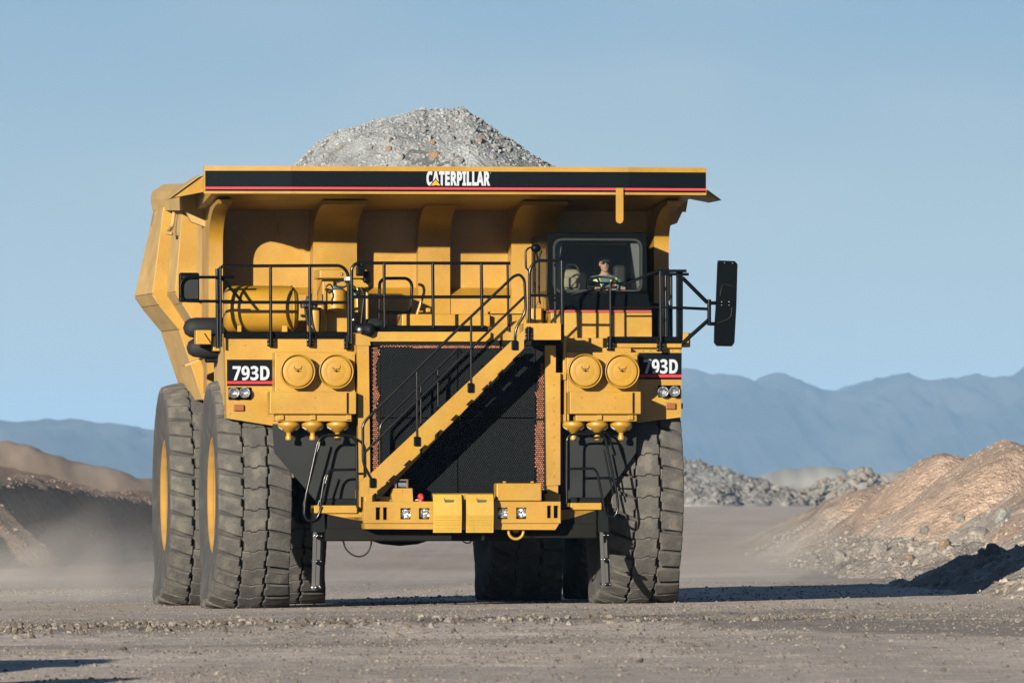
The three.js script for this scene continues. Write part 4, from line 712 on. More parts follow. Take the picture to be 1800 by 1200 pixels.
{ // tan bag
  const c = L(1003, 491, .90), o = tag(group('bag', scene), 'tan canvas bag behind the cab windscreen, beside the driver', 'bag');
  o.position.copy(c.clone().applyAxisAngle(V3(0, 1, 0), TRUCK.turn).add(truck.position)); o.rotation.y = TRUCK.turn;
  gb().add(new RoundedBoxGeometry(.30, .34, .22, 4, .09).translate(0, -.02, 0)).add(new RoundedBoxGeometry(.2, .16, .08, 3, .04).translate(-.02, -.05, .13)).build('bag_body', M.canvas, o);
  gb().tube([[-.12, .14, .05], [-.08, .22, .03], [.08, .22, .03], [.12, .13, .05]], .016).tube([[.16, .08, .12], [.02, -.08, .17], [-.1, -.2, .14]], .014).build('strap', M.hose, o);
}

// deck machinery -----------------------------------------------------
{
  const t = group('deck_tank', truck), a = L(393, 541, 1.0), b = L(526, 541, 1.0), r = .35, cy = L(450, 543, 1.0).y;
  gb().lathe([[0, 0], [r * .75, .02], [r * .93, .07], [r, .16], [r, b.x - a.x - .16], [r * .93, b.x - a.x - .07], [r * .75, b.x - a.x - .02], [0, b.x - a.x]], V3(a.x, cy, .85), V3(1, 0, 0), 48).build('tank_shell', M.yellow, t);
  for (const f of [.2, .8]) gb().box(lerp(a.x, b.x, f) - .04, lerp(a.x, b.x, f) + .04, yd, cy - r * .7, .6, 1.1).build('tank_saddle', M.yellow, t);
  gb().lathe([[r + .004, -.012], [r + .006, 0], [r + .004, .012]], V3(L(514, 541, 1).x, cy, .85), V3(1, 0, 0), 48).build('tank_seam', M.yellow, t);
}
{
  gb().pbox(566, 613, 489, 584, .95, .8, .02).pbox(561, 646, 474, 489, .95, .85, .02).build('cabinet', M.yellow, truck);
  gb().pbox(613, 646, 489, 506, 1.05, .5, .02).build('cabinet', M.yellow, truck);
  const cyl = (px, y0, y1, r, z, name, m = M.yellow) => { const A = L(px, y1, z), B = L(px, y0, z), b = gb(); b.lathe([[0, 0], [r * .8, 0], [r, .02], [r, B.y - A.y - .02], [r * .8, B.y - A.y], [0, B.y - A.y]], A, V3(0, 1, 0), 28); b.build(name, m, truck); };
  cyl(590, 508, 548, .15, 1.15, 'filter_canister'); cyl(552, 540, 584, .11, 1.25, 'reservoir'); cyl(564, 536, 584, .085, 1.15, 'reservoir'); cyl(629, 505, 549, .055, 1.3, 'filter_canister'); cyl(645, 500, 575, .022, 1.3, 'pipe');
  for (const [x, y, z] of [[601, 482, 1.3], [621, 562, 2.1]]) { gb().sphere(L(x, y, z), .025).build('fill_cap', M.chrome, truck); }
  const h = gb(); h.ptube([[572, 504], [580, 498], [586, 508], [576, 515], [570, 506], [583, 510], [586, 520], [582, 528], [583, 535]], 1.3, .012, .04).ptube([[592, 496], [604, 492], [612, 500], [602, 506], [590, 503]], 1.32, .014, .04).ptube([[541, 520], [536, 540], [540, 566], [550, 584]], 1.35, .022, .1).ptube([[546, 516], [546, 545], [549, 570], [554, 585]], 1.36, .018, .1).ptube([[562, 540], [562, 565], [561, 584]], 1.35, .014).ptube([[634, 505], [640, 520], [637, 545], [634, 575]], 1.6, .022, .1).ptube([[612, 500], [622, 512], [632, 516]], 1.5, .02).ptube([[632, 592], [636, 600], [633, 603], [630, 598]], 2.1, .008).build('hoses', M.hose, truck);
  const k = gb(); k.pbox(585, 604, 502, 508, 1.32, .12).pbox(622, 632, 512, 520, 1.4, .1).pbox(540, 548, 524, 531, 1.38, .1).build('fitting', std('blue green fitting', lin(.05, .14, .16), { roughness: .4 }), truck);
  gb().pbox(530, 570, 528, 541, 1.2, .25, .02).pbox(543, 547, 505, 528, 1.3, .04).pbox(536, 545, 538, 545, 1.4, .05).build('pump', std('grimy pump', lin(.10, .07, .05), { roughness: .6, metalness: .4 }), truck);
  // horn and lamp on the centre rail
  const p = L(641, 577, 2.18), hn = group('horn', truck); gb().lathe([[.05, 0], [.085, .04], [.10, .16], [.06, .20], [0, .2]], p.clone().add(V3(-.04, 0, -.05)), V3(.8, -.15, .5).normalize(), 24).cyl(p.clone().add(V3(-.14, .01, -.05)), p.clone().add(V3(-.02, 0, -.05)), .075).build('horn_body', M.blackMatte, hn); gb().sphere(p.clone().add(V3(-.08, -.02, .05)), .05).build('horn_motor', M.steel, hn);
  gb().lathe([[0, .25], [.18, .2], [.24, .1], [.25, 0]], L(658, 588, 1.5), V3(.2, 1, 0).normalize(), 28).build('turbo_dome', M.slate, truck);
  const q = L(638, 478, 2.05), wl = group('work_light', truck); gb().box(q.x - .1, q.x + .02, q.y - .06, q.y + .1, 1.95, 2.12, .02).box(q.x + .01, q.x + .12, q.y - .16, q.y + .02, 1.9, 2.0, .03).cyl([q.x - .02, q.y + .15, 2.04], [q.x - .02, q.y + .05, 2.04], .03).build('lamp_body', M.black, wl);
  rail('grab_frame', (b) => b.ptube([[666, 560], [667, 496], [675, 489], [716, 489], [724, 498], [722, 550], [668, 549]], 1.3, .024, .1));
  rail('grab_frame', (b) => b.ptube([[732, 555], [746, 512], [744, 502], [735, 499]], .9, .022, .1)).material = M.yellowBody;
  gb().pbox(706, 862, 552, 574, 1.35, .7, .02).pbox(862, 925, 551, 575, 1.2, .6, .02).build('hood_box', M.yellow, truck);
  gb().pbox(737, 744, 546, 552, 1.2, .08).pbox(749, 757, 541, 552, 1.2, .08).pbox(858, 862, 545, 552, 1.2, .08).build('filler_neck', M.yellow, truck);
  gb().box(L(640, 560, .6).x, L(985, 560, .6).x, yd, yd + .12, -.6, .6).build('hood_base', M.yellow, truck);
  // ducts and box outside the left fender
  for (const [x0, x1, y, r] of [[321, 392, 576, .155], [327, 392, 611, .150]]) { const A = L(x0, y, .35), B = L(x1, y, .35); gb().lathe([[0, 0], [r * .6, .03], [r * .9, .10], [r, .2], [r, B.x - A.x], [0, B.x - A.x]], A, V3(1, 0, 0), 28).build('exhaust_duct', M.slate, truck); }
  const sb = gb().pbox(344, 371, 580, 605, .95, .3, .01).build('side_box', M.yellow, truck); gb().ptube([[359, 586], [371, 604]], .96, .008).build('latch', M.dark, truck);
  gb().pbox(374, 386, 590, 617, .8, .3).build('side_box', M.yellow, truck);
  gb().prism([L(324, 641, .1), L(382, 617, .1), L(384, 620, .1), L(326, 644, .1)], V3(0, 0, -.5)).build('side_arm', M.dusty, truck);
  gb().pbox(362, 390, 622, 637, .3, .3, .03).build('side_block', M.blackMatte, truck);
}

// bumper -------------------------------------------------------------
{
  const o = group('bumper', truck), zf = 2.72;
  // the beam with openings for the lamps
  const A = L(640, 919, zf), B = L(985, 882, zf), sh = new THREE.Shape([[A.x, A.y], [B.x, A.y], [B.x, B.y], [A.x, B.y]].map((p) => new THREE.Vector2(...p)));
  const hole = (a, b, c, d) => { const p = L(a, d, zf), q = L(b, c, zf); sh.holes.push(new THREE.Path([[p.x, p.y], [p.x, q.y], [q.x, q.y], [q.x, p.y]].map((k) => new THREE.Vector2(...k)))); };
  for (const h of [[703.5, 722.5, 892.5, 913], [736, 755.5, 892.5, 913], [874, 893, 891.5, 912.5], [907, 926, 891.5, 912.5], [660, 669, 891, 914], [673, 681, 891, 914], [961.5, 969.5, 888, 911], [973, 982, 888, 911]]) hole(...h);
  gb().add(new THREE.ExtrudeGeometry(sh, { depth: .14, bevelEnabled: true, bevelSize: .006, bevelThickness: .006, bevelSegments: 1 }).translate(0, 0, zf - .14)).build('beam', M.yellow, o);
  gb().pbox(642, 983, 885, 917, zf - .17, .06).build('beam_back', std('primer brown', lin(.10, .035, .02), { roughness: .8 }), o);
  gb().ppoly([[640, 920], [983, 920], [976, 931], [641, 929.5]], zf - .02, .45).build('lower_lip', M.yellow, o);
  for (const [x, y] of [[713, 903.5], [746.5, 903], [884, 902.5], [916.5, 902]]) lamp(x, y, .072, zf - .035, o, true);
  for (const [x0, x1] of [[762, 812], [820, 868]]) {
    const s = group('step_plate', truck), a = L(x0, 936, 2.98), b = L(x1, 867, 2.98), ym = L(x0, 905, 2.98).y;
    const prof = [[b.y, 2.80], [b.y - .02, 2.90], [b.y - .12, 2.95], [ym, 2.965], [a.y, 2.92], [a.y, 2.89], [ym, 2.92], [b.y - .12, 2.91], [b.y - .04, 2.86], [b.y - .03, 2.80]];
    gb().prism(prof.map(([y, z]) => V3(a.x, y, z)), V3(b.x - a.x, 0, 0)).build('plate', M.lemon, s);
    const g = gb(); for (let i = 0; i < 6; i++) { const y = ym - .03 - i * .038, z = 2.965 - (ym - y) * .17; g.box(a.x + .03, b.x - .03, y - .006, y + .006, z - .004, z + .008, .003); } g.build('tread_ribs', M.lemon, s);
    const sx = lerp(a.x, b.x, .36), sy = b.y - .11; gb().prism([[sx, sy + .05, 2.955], [sx + .015, sy + .02, 2.955], [sx + .15, sy + .015, 2.955], [sx + .15, sy - .02, 2.955], [sx + .02, sy - .025, 2.955]].map((p) => V3(...p)), V3(0, 0, -.012)).build('slot', std('slot shade steel', lin(.09, .07, .03), { roughness: .7 }), s);
  }
  gb().pbox(805, 826, 867, 878, 2.84, .1).build('step_hinge', M.yellow, o);
  gb().pbox(872.5, 952.5, 849, 880.5, 2.76, .35, .02).pbox(884, 890, 845.5, 849, 2.7, .06).pbox(933, 939, 845.5, 849, 2.7, .06).build('front_box', M.yellow, o);
  gb().ppoly([[690, 881.5], [688, 870], [692, 858], [724.5, 858], [726, 881.5]], 2.72, .3).pbox(706.5, 707.6, 859, 868, 2.728, .01, .002).build('lamp_bracket', M.yellow, o);
  const fl = group('front_lamp', truck); gb().pbox(694.5, 717.5, 842, 845, 2.7, .2, .004).pbox(694.5, 697.5, 845, 857.5, 2.7, .2, .004).pbox(714.5, 717.5, 845, 857.5, 2.7, .2, .004).pbox(694.5, 717.5, 845, 857.5, 2.5, .02, .004).build('lamp_shroud', std('brown shroud', lin(.16, .09, .055), { roughness: .6 }), fl); gb().pbox(698, 714, 846, 857, 2.6, .05, .02).build('lamp_glass', M.mirror, fl);
  // tow loop
  const c = L(907, 934, 2.6), tor = new THREE.TorusGeometry(.11, .022, 10, 24, Math.PI).rotateZ(Math.PI).translate(c.x, c.y, 2.6); gb().add(tor).tube([[c.x - .11, c.y, 2.6], [c.x - .11, c.y + .12, 2.6]], .022).tube([[c.x + .11, c.y, 2.6], [c.x + .11, c.y + .12, 2.6]], .022).build('tow_loop', M.yellow, o);
  gb().pbox(902, 912, 917, 936, 2.55, .08, .02).build('tow_pin', M.yellow, o);
  const rc = L(739.5, 876, 2.62), red = group('red_valve', truck); gb().lathe([[0, 0], [.055, 0], [.05, .03], [.038, .05], [.045, .07], [.05, .10], [.035, .135], [0, .145]], V3(rc.x, L(740, 884, 2.62).y, 2.62), V3(0, 1, 0), 20).cyl([rc.x, rc.y + .01, 2.62], [rc.x, rc.y + .01, 2.69], .035, .03, 12).build('valve_body', M.red, red); gb().cyl([rc.x - .04, rc.y - .02, 2.62], [rc.x - .09, rc.y - .025, 2.64], .012).build('nozzle', M.white, red);
  gb().pbox(668, 690, 872, 882, 2.5, .2, .02).pbox(640, 660, 868, 884, 2.5, .2, .02).build('end_block', M.yellow, o);
  // side arms that carry the steps
  gb().ppoly([[563, 901], [640, 900], [640, 916], [620, 913]], 2.3, .3).ppoly([[985, 896], [1058, 893], [1000, 912], [985, 914]], 2.3, .3).build('step_arm', M.yellow, o);
  for (const [x0, x1, y0, y1] of [[552, 628, 888, 902], [1003, 1058, 883.5, 896]]) { gb().pbox(x0, x1, y0, y1, 2.35, .5).build('step_platform', M.yellow, truck); }
}
// side steps with their hand rails
rail('step_handrail', (b) => b.ptube([[628, 892], [627, 776], [616, 765], [568, 765], [559, 775], [537, 872], [534, 905], [541, 916], [556, 913], [566, 890]], 2.35, .021, .1).ptube([[632, 892], [632, 778], [620, 766]], 2.1, .02, .1).ptube([[563, 775], [533, 885], [534, 905]], 2.15, .018, .1).ptube([[625, 825], [580, 826], [571, 836], [563, 880], [563, 900]], 2.35, .019, .08).ptube([[577, 832], [558, 890]], 2.15, .016));
rail('step_handrail', (b) => b.ptube([[996, 886], [997, 770], [1004, 763], [1058, 762], [1064, 770], [1085, 870], [1087, 896], [1079, 911], [1064, 904], [1061, 885], [1050, 830], [1044, 823], [1000, 824]], 2.35, .019, .1).ptube([[1004, 772], [1010, 758], [1068, 758], [1082, 800]], 2.1, .018, .1).ptube([[1057, 840], [1085, 842]], 2.3, .014).ptube([[1062, 790], [1078, 870]], 2.1, .014));
for (const [a, b, y0, y1, dx] of [[551, 569, 905, 1036, -3.5], [1053, 1068, 905, 1030, 5]]) {
  const o = group('boarding_ladder', truck), z = 2.3, mat = std('scuffed ladder strap', lin(.075, .08, .085), { roughness: .6, metalness: .2 });
  for (const [p, q] of [[a, a + 6], [a + 7, b]]) gb().ppoly([[p, y0], [q, y0], [q + dx, y1], [p + dx, y1]], z - (p > a ? .25 : 0), .03).build('side_strap', mat, o);
  gb().ppoly([[a - 1, y0 - 12], [b + 1, y0 - 12], [b + 2, y0 + 30], [a - 2, y0 + 30]], z + .01, .28).build('hanger', M.blackMatte, o);
  for (const t of [.28, .62, .97]) { const p = L(lerp(a, a + dx, t) + 3, lerp(y0, y1, t), z), q = gb(); gb().box(p.x - .02, p.x + .12, p.y - .02, p.y + .02, z - .26, z - .01).build('rung', M.dark, o); for (const e of [0, .045, .11]) q.sphere(V3(p.x + e - .01, p.y, z + .004), .012); q.build('bolts', M.chrome, o); }
}

// ---------------------------------------------------------------- load of gravel
{
  const o = group('gravel_load', scene), c = V3(-.1, 0, -3.9); o.rotation.y = TRUCK.turn; o.position.copy(c.clone().applyAxisAngle(V3(0, 1, 0), TRUCK.turn).add(truck.position));
  tag(o, 'heap of pale grey gravel piled high in the truck body', 'gravel heap');
  const sky = [[455, 330], [515, 290], [530, 276], [560, 248], [580, 235], [650, 213], [700, 201], [735, 190], [760, 187.5], [815, 185.5], [826, 196], [845, 208], [900, 246], [945, 276], [970, 291], [1040, 330]].map(([x, y]) => { const p = L(x, y, -3.9); return [p.x - c.x, p.y]; });
  const prof = (x) => { let i = 0; while (i < sky.length - 2 && sky[i + 1][0] < x) i++; return lerp(sky[i][1], sky[i + 1][1], clamp((x - sky[i][0]) / (sky[i + 1][0] - sky[i][0]), -3, 4)); };
  const xa = sky[7][0] + .1, xb = sky[9][0] - .02;
  const H = (x, z) => { // round the crest the left and right outlines run into each other
    const dx = x - clamp(x, xa, xb), q = Math.hypot(dx, z * 1.15) - Math.abs(dx), rho = Math.hypot(dx, z * 1.15), w = rho > 1e-4 ? .5 + .5 * dx / rho : .5, core = prof(clamp(x, xa, xb)), tl = prof(xa - rho), tr = prof(xb + rho);
    return (Math.abs(z) < .02 ? prof(x) : lerp(tl, tr, w * w * (3 - 2 * w)) + (core - prof(x < xa ? xa : xb)) * Math.exp(-rho)) + .26 * (fbm(x * 1.1 + 9, z * 1.1 + 9, 4, 1001) - .5) * Math.min(1, Math.abs(z) * 2) + .07 * (fbm(x * 4, z * 4, 3, 1021) - .5) - .03;
  };
  const xs = range(-3.3, 3.3, .055), zs = range(-3.6, 2.6, .055), nx = xs.length, pos = [], idx = [], col = [];
  for (const z of zs) for (const x of xs) { pos.push(x, Math.max(H(x, z), 5.95), z); const k = .8 + .5 * (fbm(x * 2, z * 2, 4, 1011) - .5); col.push(.76 * k, .86 * k, .98 * k); }
  for (let j = 0; j < zs.length - 1; j++) for (let i = 0; i < nx - 1; i++) { const a = j * nx + i; idx.push(a, a + nx, a + 1, a + 1, a + nx, a + nx + 1); }
  const g = new THREE.BufferGeometry(); g.setAttribute('position', new THREE.Float32BufferAttribute(pos, 3)); g.setAttribute('color', new THREE.Float32BufferAttribute(col, 3)); g.setIndex(idx); g.computeVertexNormals(); boxUV(g);
  mesh(g, 'heap', std('grey gravel', lin(1, 1, 1), { vertexColors: true, map: gravelTex, roughness: .97, bumpMap: gravelBump, bumpScale: .03 }), o);
  const loadMats = [[.6, .6, .6], [.92, .94, .96], [.6, .6, .6], [.86, .62, .44], [.72, .80, .88]].map((c, i) => std('load rock tone ' + 'abcde'[i], lin(...c), { roughness: 0.95, map: rubberTex, bumpMap: rockBump, bumpScale: 0.02 }));
  const im = scatter('pebbles', 26000, (r) => { const x = -3.1 + 6.2 * r(), z = -.7 + 3.0 * r() * r() + (r() < .3 ? -.3 : 0), y = H(x, z); if (y < 6.3) return null; const s = .006 + .036 * Math.pow(r(), 8); return [x, y + s * .05, z, s, r() < .02 ? [.60, .46, .33] : [.56, .625, .70]]; }, o, pebble, 81); im.userData.kind = 'stuff';
  const r = rng(91);
  for (const [px, py, s, m] of [[762, 274, .09, 3], [788, 248, .09, 4], [823, 252, .06, 1], [843, 251, .06, 3], [806, 285, .07, 1], [684, 248, .07, 1], [703, 279, .08, 1], [803, 201, .05, 1], [760, 253, .05, 3], [683, 264, .05, 3], [714, 198, .06, 1], [870, 260, .06, 1], [866, 277, .06, 4], [894, 266, .05, 1], [745, 232, .05, 4], [650, 262, .06, 4], [596, 262, .06, 1], [620, 245, .05, 4], [575, 275, .05, 1], [785, 226, .05, 1], [907, 279, .05, 4], [833, 230, .05, 4]]) {
    let z = 2.4, p; for (; z > -1; z -= .02) { p = L(px, py, z + c.z); if (H(p.x - c.x, z) > p.y) break; }
    const k = mesh(stones[Math.floor(r() * 5)], 'rock', loadMats[m], o); k.position.set(p.x - c.x, H(p.x - c.x, z) + s * .2, z); k.scale.set(s * 1.1, s * .85, s); k.rotation.set(r() * 6, r() * 6, r() * 6);
  }
}

// ---------------------------------------------------------------- dust raised by the wheels
{
  const pos = [], col = [], idx = [];
  const puff = (x, D, rx, rd, h, a, seed) => { // a low swell of dust, thin at its rim and its crest
    const n = 44, m = 16, b = pos.length / 3;
    for (let j = 0; j <= m; j++) for (let i = 0; i <= n; i++) {
      const t = i / n * 2 * Math.PI, e = j / m, q = 1 + .6 * (fbm(Math.cos(t) * 1.3 + seed, Math.sin(t) * 1.3 + 5, 3, seed) - .5), px = x + Math.cos(t) * e * rx * q, pd = D + Math.sin(t) * e * rd * q, b0 = (1 - e * e) ** 1.5, lump = .75 + .5 * fbm(px * .35 + seed, pd * .06, 2, seed + 5);
      const py = b0 * h * lump; pos.push(px, groundY(px, pd) + py - .03, -pd);
      const ux = Math.cos(t) * e, bx = (1 - ux * ux) ** 1.5; col.push(.88, .84, .80, clamp(a * (1 - ux * ux) ** 1.5 * (1 - clamp(b0 / (bx + 1e-6), 0, 1)) * (e > .999 ? 0 : 1) * 1.8 * (.5 + fbm(px * .5 + seed, py * 1.2 + pd * .1, 3, seed + 9)), 0, .4));
    }
    for (let j = 0; j < m; j++) for (let i = 0; i < n; i++) { const k = b + j * (n + 1) + i; idx.push(k, k + 1, k + n + 1, k + 1, k + n + 2, k + n + 1); }
  };
  const r = rng(303);
  for (const [x, D, rx, rd, h, a, n] of [[-6.4, 196, 3.2, 16, 1.9, .14, 4], [-7.8, 235, 4.6, 24, 2.4, .14, 4], [4.6, 215, 3.6, 20, 1.5, .13, 4], [5.2, 262, 4.8, 30, 1.9, .13, 4], [-.5, 240, 7, 34, 1.3, .13, 3]]) for (let i = 0; i < n; i++) puff(x + (r() - .5) * rx * 1.6, D + (r() - .5) * rd * 1.2, rx * (.6 + .6 * r()), rd * (.7 + .5 * r()), h * (.5 + .55 * r()), a, Math.floor(r() * 900));
  const g = new THREE.BufferGeometry(); g.setAttribute('position', new THREE.Float32BufferAttribute(pos, 3)); g.setAttribute('color', new THREE.Float32BufferAttribute(col, 4)); g.setIndex(idx); g.computeVertexNormals(); boxUV(g);
  const d = mesh(g, 'dust_cloud', std('airborne dust', lin(1, 1, 1), { vertexColors: true, transparent: true, roughness: 1 }), scene); d.castShadow = false;
  tag(d, 'thin pale dust drifting low over the road behind the truck', 'dust', null, 'stuff');
}

// ---------------------------------------------------------------- driver
function surface(f, lo, hi, h) { // surface nets over a signed distance
  const n = [0, 1, 2].map((k) => Math.ceil((hi[k] - lo[k]) / h) + 1), id = (i, j, k) => (k * n[1] + j) * n[0] + i, val = new Float32Array(n[0] * n[1] * n[2]);
  for (let k = 0; k < n[2]; k++) for (let j = 0; j < n[1]; j++) for (let i = 0; i < n[0]; i++) val[id(i, j, k)] = f(lo[0] + i * h, lo[1] + j * h, lo[2] + k * h);
  const cell = new Int32Array(val.length).fill(-1), pos = [], idx = [], E = [[0, 1], [0, 2], [0, 4], [1, 3], [1, 5], [2, 3], [2, 6], [3, 7], [4, 5], [4, 6], [5, 7], [6, 7]];
  for (let k = 0; k < n[2] - 1; k++) for (let j = 0; j < n[1] - 1; j++) for (let i = 0; i < n[0] - 1; i++) {
    const c = []; let neg = 0; for (let b = 0; b < 8; b++) { const v = val[id(i + (b & 1), j + ((b >> 1) & 1), k + (b >> 2))]; c.push(v); neg += v < 0; } if (!neg || neg === 8) continue;
    let x = 0, y = 0, z = 0, m = 0; for (const [a, b] of E) if ((c[a] < 0) !== (c[b] < 0)) { const t = c[a] / (c[a] - c[b]); x += lerp(a & 1, b & 1, t); y += lerp((a >> 1) & 1, (b >> 1) & 1, t); z += lerp(a >> 2, b >> 2, t); m++; }
    cell[id(i, j, k)] = pos.length / 3; pos.push(lo[0] + (i + x / m) * h, lo[1] + (j + y / m) * h, lo[2] + (k + z / m) * h);
  }
  const quad = (a, b, c, d, flip) => { if (a < 0 || b < 0 || c < 0 || d < 0) return; flip ? idx.push(a, c, b, a, d, c) : idx.push(a, b, c, a, c, d); };
  for (let k = 1; k < n[2] - 1; k++) for (let j = 1; j < n[1] - 1; j++) for (let i = 1; i < n[0] - 1; i++) {
    const v = val[id(i, j, k)] < 0;
    if (v !== val[id(i + 1, j, k)] < 0) quad(cell[id(i, j - 1, k - 1)], cell[id(i, j, k - 1)], cell[id(i, j, k)], cell[id(i, j - 1, k)], !v);
    if (v !== val[id(i, j + 1, k)] < 0) quad(cell[id(i - 1, j, k - 1)], cell[id(i - 1, j, k)], cell[id(i, j, k)], cell[id(i, j, k - 1)], !v);
    if (v !== val[id(i, j, k + 1)] < 0) quad(cell[id(i - 1, j - 1, k)], cell[id(i, j - 1, k)], cell[id(i, j, k)], cell[id(i - 1, j, k)], !v);
  }
  const g = new THREE.BufferGeometry(); g.setAttribute('position', new THREE.Float32BufferAttribute(pos, 3)); g.setIndex(idx); g.computeVertexNormals(); return g;
}
const smin = (a, b, k) => { const h = Math.max(k - Math.abs(a - b), 0) / k; return Math.min(a, b) - h * h * k * 0.25; };
function cap(x, y, z, a, b, ra, rb) { const dx = b[0] - a[0], dy = b[1] - a[1], dz = b[2] - a[2], t = clamp(((x - a[0]) * dx + (y - a[1]) * dy + (z - a[2]) * dz) / (dx * dx + dy * dy + dz * dz), 0, 1); return Math.hypot(x - a[0] - dx * t, y - a[1] - dy * t, z - a[2] - dz * t) - lerp(ra, rb, t); }
const ell = (x, y, z, c, r) => { const a = (x - c[0]) / r[0], b = (y - c[1]) / r[1], d = (z - c[2]) / r[2], q = Math.hypot(a, b, d); return (q - 1) * Math.min(...r); };
{
  const o = group('person', scene), h = L(1063.5, 463, .22); o.rotation.y = TRUCK.turn; o.position.copy(h.clone().applyAxisAngle(V3(0, 1, 0), TRUCK.turn).add(truck.position));
  tag(o, 'driver in lime safety vest, dark cap and sunglasses seated at the cab windscreen', 'person');
  // origin at the eyes; z forward, y up; the wheel is ahead and below
  const hands = [[-.19, -.385, .60], [.19, -.385, .60]];
  const torso = (x, y, z) => { let d = ell(x, y, z, [0, -.36, -.03], [.185, .17, .115]); d = smin(d, ell(x, y, z, [0, -.55, -.02], [.165, .17, .115]), .08); d = smin(d, ell(x, y, z, [0, -.74, 0], [.175, .12, .13]), .08); d = smin(d, cap(x, y, z, [-.15, -.255, -.03], [.15, -.255, -.03], .07, .07), .08); return d; };
  const bodyF = (x, y, z) => {
    let d = torso(x, y, z); d = smin(d, cap(x, y, z, [0, -.26, -.03], [0, -.10, -.005], .062, .056), .05);
    for (const s of [-1, 1]) {
      d = smin(d, cap(x, y, z, [s * .20, -.27, -.03], [s * .27, -.50, .16], .062, .048), .05); d = smin(d, cap(x, y, z, [s * .27, -.50, .16], [s * .19, -.40, .54], .046, .030), .02);
      d = smin(d, cap(x, y, z, [s * .09, -.76, .02], [s * .13, -.72, .44], .088, .066), .05); d = smin(d, cap(x, y, z, [s * .13, -.72, .44], [s * .13, -1.10, .52], .062, .045), .03); d = smin(d, cap(x, y, z, [s * .13, -1.12, .50], [s * .14, -1.15, .68], .045, .038), .03);
    }
    return d;
  };
  const paint = (g, f) => { const p = g.attributes.position, c = new Float32Array(p.count * 3); for (let i = 0; i < p.count; i++) c.set(f(p.getX(i), p.getY(i), p.getZ(i)), i * 3); g.setAttribute('color', new THREE.BufferAttribute(c, 3)); return g; };
  const skin = [.50, .27, .18], shirt = [.07, .17, .20];
  const bg = paint(surface(bodyF, [-.40, -1.24, -.24], [.40, -.05, .78], .016), (x, y, z) => y > -.205 && Math.abs(x) < .09 ? skin : z > .50 && y > -.55 ? skin : y < -.66 ? [.03, .035, .05] : shirt);
  const headF = (x, y, z) => {
    let d = ell(x, y, z, [0, .02, -.02], [.077, .108, .098]); d = smin(d, ell(x, y, z, [0, -.06, .015], [.058, .068, .075]), .04); d = smin(d, ell(x, y, z, [0, -.105, .05], [.026, .018, .022]), .03);          // skull, jaw, chin
    d = smin(d, cap(x, y, z, [0, .005, .083], [0, -.035, .104], .009, .014), .012); d = smin(d, ell(x, y, z, [0, -.038, .094], [.021, .010, .014]), .008);                                                     // nose
    d = smin(d, ell(x, y, z, [0, -.066, .080], [.024, .007, .012]), .006); d = smin(d, ell(x, y, z, [0, -.078, .078], [.020, .007, .012]), .006);                                                              // lips
    for (const s of [-1, 1]) { d = smin(d, ell(x, y, z, [s * .079, -.012, -.015], [.010, .032, .020]), .008); d = Math.max(d, -ell(x, y, z, [s * .032, .004, .088], [.017, .010, .014])); d = smin(d, ell(x, y, z, [s * .032, .003, .071], [.013, .011, .012]), .003); d = smin(d, cap(x, y, z, [s * .016, .022, .079], [s * .048, .024, .066], .006, .006), .01); }
    return d;
  };
  const hg = paint(surface(headF, [-.11, -.15, -.14], [.11, .15, .14], .005), (x, y, z) => Math.abs(y + .072) < .010 && z > .07 && Math.abs(x) < .026 ? [.40, .16, .13] : y > .03 && z < .03 || z < -.05 ? [.06, .045, .035] : skin);
  const handGeos = hands.map(([hx, hy, hz], k) => { // palm on the rim, four fingers curled round it, thumb along it
    const s = k ? 1 : -1, f = (x, y, z) => {
      let d = ell(x, y, z, [0, -.005, -.045], [.040, .018, .046]);
      for (let i = 0; i < 4; i++) { const fx = (i - 1.5) * .020, l = [.9, 1.05, 1, .82][i]; d = smin(d, cap(x, y, z, [fx, .008, -.008], [fx * 1.05, .012, .026 * l], .0095, .009), .008); d = smin(d, cap(x, y, z, [fx * 1.05, .012, .026 * l], [fx * 1.05, -.012, .040 * l], .009, .0085), .004); d = smin(d, cap(x, y, z, [fx * 1.05, -.012, .040 * l], [fx * 1.05, -.030, .022 * l], .0085, .0075), .004); }
      d = smin(d, cap(x, y, z, [-s * .034, -.01, -.055], [-s * .052, .0, -.018], .013, .0105), .010); d = smin(d, cap(x, y, z, [-s * .052, .0, -.018], [-s * .048, .002, .014], .0105, .009), .004); return d;
    };
    const g = surface(f, [-.08, -.06, -.11], [.08, .05, .07], .004); g.translate(hx, hy, hz); return paint(g, () => skin);
  });
  const whole = mergeGeometries([bg, hg, ...handGeos].map((g) => { const q = g.toNonIndexed(); return q; })); boxUV(whole);
  mesh(whole, 'body', std('skin and work clothes', lin(1, 1, 1), { vertexColors: true, roughness: .8 }), o);
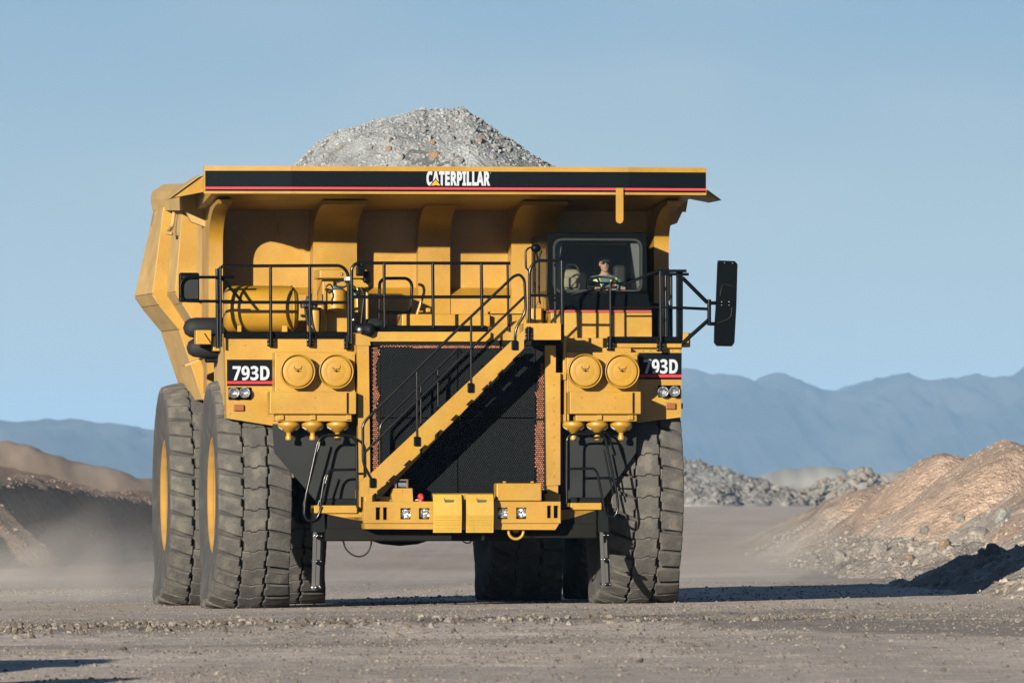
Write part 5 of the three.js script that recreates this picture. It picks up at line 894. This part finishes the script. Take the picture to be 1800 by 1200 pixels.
  // vest: a shell just outside the torso, open at the neck and arms
  const vestF = (x, y, z) => { let d = torso(x, y, z) - .016; d = Math.max(d, -(torso(x, y, z) - .004)); d = Math.max(d, y + .195 + Math.abs(x) * .12, -.68 - y, Math.abs(x) - .185); const neck = Math.hypot(x / .075, z > 0 ? Math.max(0, (y + .42)) < 0 ? 9 : (y + .19) / .20 : (y + .19) / .05) - 1; return z > 0 ? Math.max(d, -neck * .06) : d; };
  const vg = paint(surface(vestF, [-.24, -.72, -.20], [.24, -.14, .18], .010), (x, y, z) => { const st = Math.abs(Math.abs(x) - .115) < .028; return x > 0 && st && y > -.36 ? [.55, .05, .03] : st || Math.abs(y + .47) < .03 ? [.72, .74, .66] : y < -.5 && x > -.05 && x < .02 ? [.6, .16, .04] : [.80, .94, .24]; });
  mesh(boxUV(vg.toNonIndexed()), 'safety_vest', std('vest fabric', lin(1, 1, 1), { vertexColors: true, roughness: .85 }), o);
  gb().add(surface((x, y, z) => Math.max(smin(ell(x, y, z, [0, .035, -.02], [.086, .098, .106]), 9, .01), .032 - y), [-.12, 0, -.15], [.12, .16, .12], .007)).add(surface((x, y, z) => Math.max(ell(x, y, z, [0, .034, .075], [.075, .012, .085]), -.02 - z), [-.1, 0, -.03], [.1, .07, .18], .006)).build('cap', std('dark cap', lin(.012, .014, .02), { roughness: .9 }), o);
  gb().sphere(V3(-.034, .002, .083), .026, 1.1, .72, .45).sphere(V3(.034, .002, .083), .026, 1.1, .72, .45).tube([[-.012, .006, .094], [.012, .006, .094]], .004).tube([[-.06, .006, .074], [-.082, .006, 0]], .003).tube([[.06, .006, .074], [.082, .006, 0]], .003).build('sunglasses', std('dark lenses', lin(.006, .006, .008), { roughness: .08 }), o);
  gb().add(surface((x, y, z) => Math.max(Math.abs(Math.hypot(x / 1.0, (z + .01) / .95) - .068 - Math.max(0, y + .2) * -.1) - .008, Math.abs(y + .20 - z * .25) - .028, z - .055 + Math.abs(x) * -.6), [-.11, -.28, -.12], [.11, -.12, .1], .008)).build('collar', std('shirt collar', lin(.30, .32, .30), { roughness: .9 }), o);
  gb().tube([[.125, -.215, .07], [.06, -.36, .118], [-.02, -.52, .125], [-.12, -.68, .12]], .014, false, .1, 6).build('seat_belt', M.hose, o);
}

renderer.render(scene, camera);
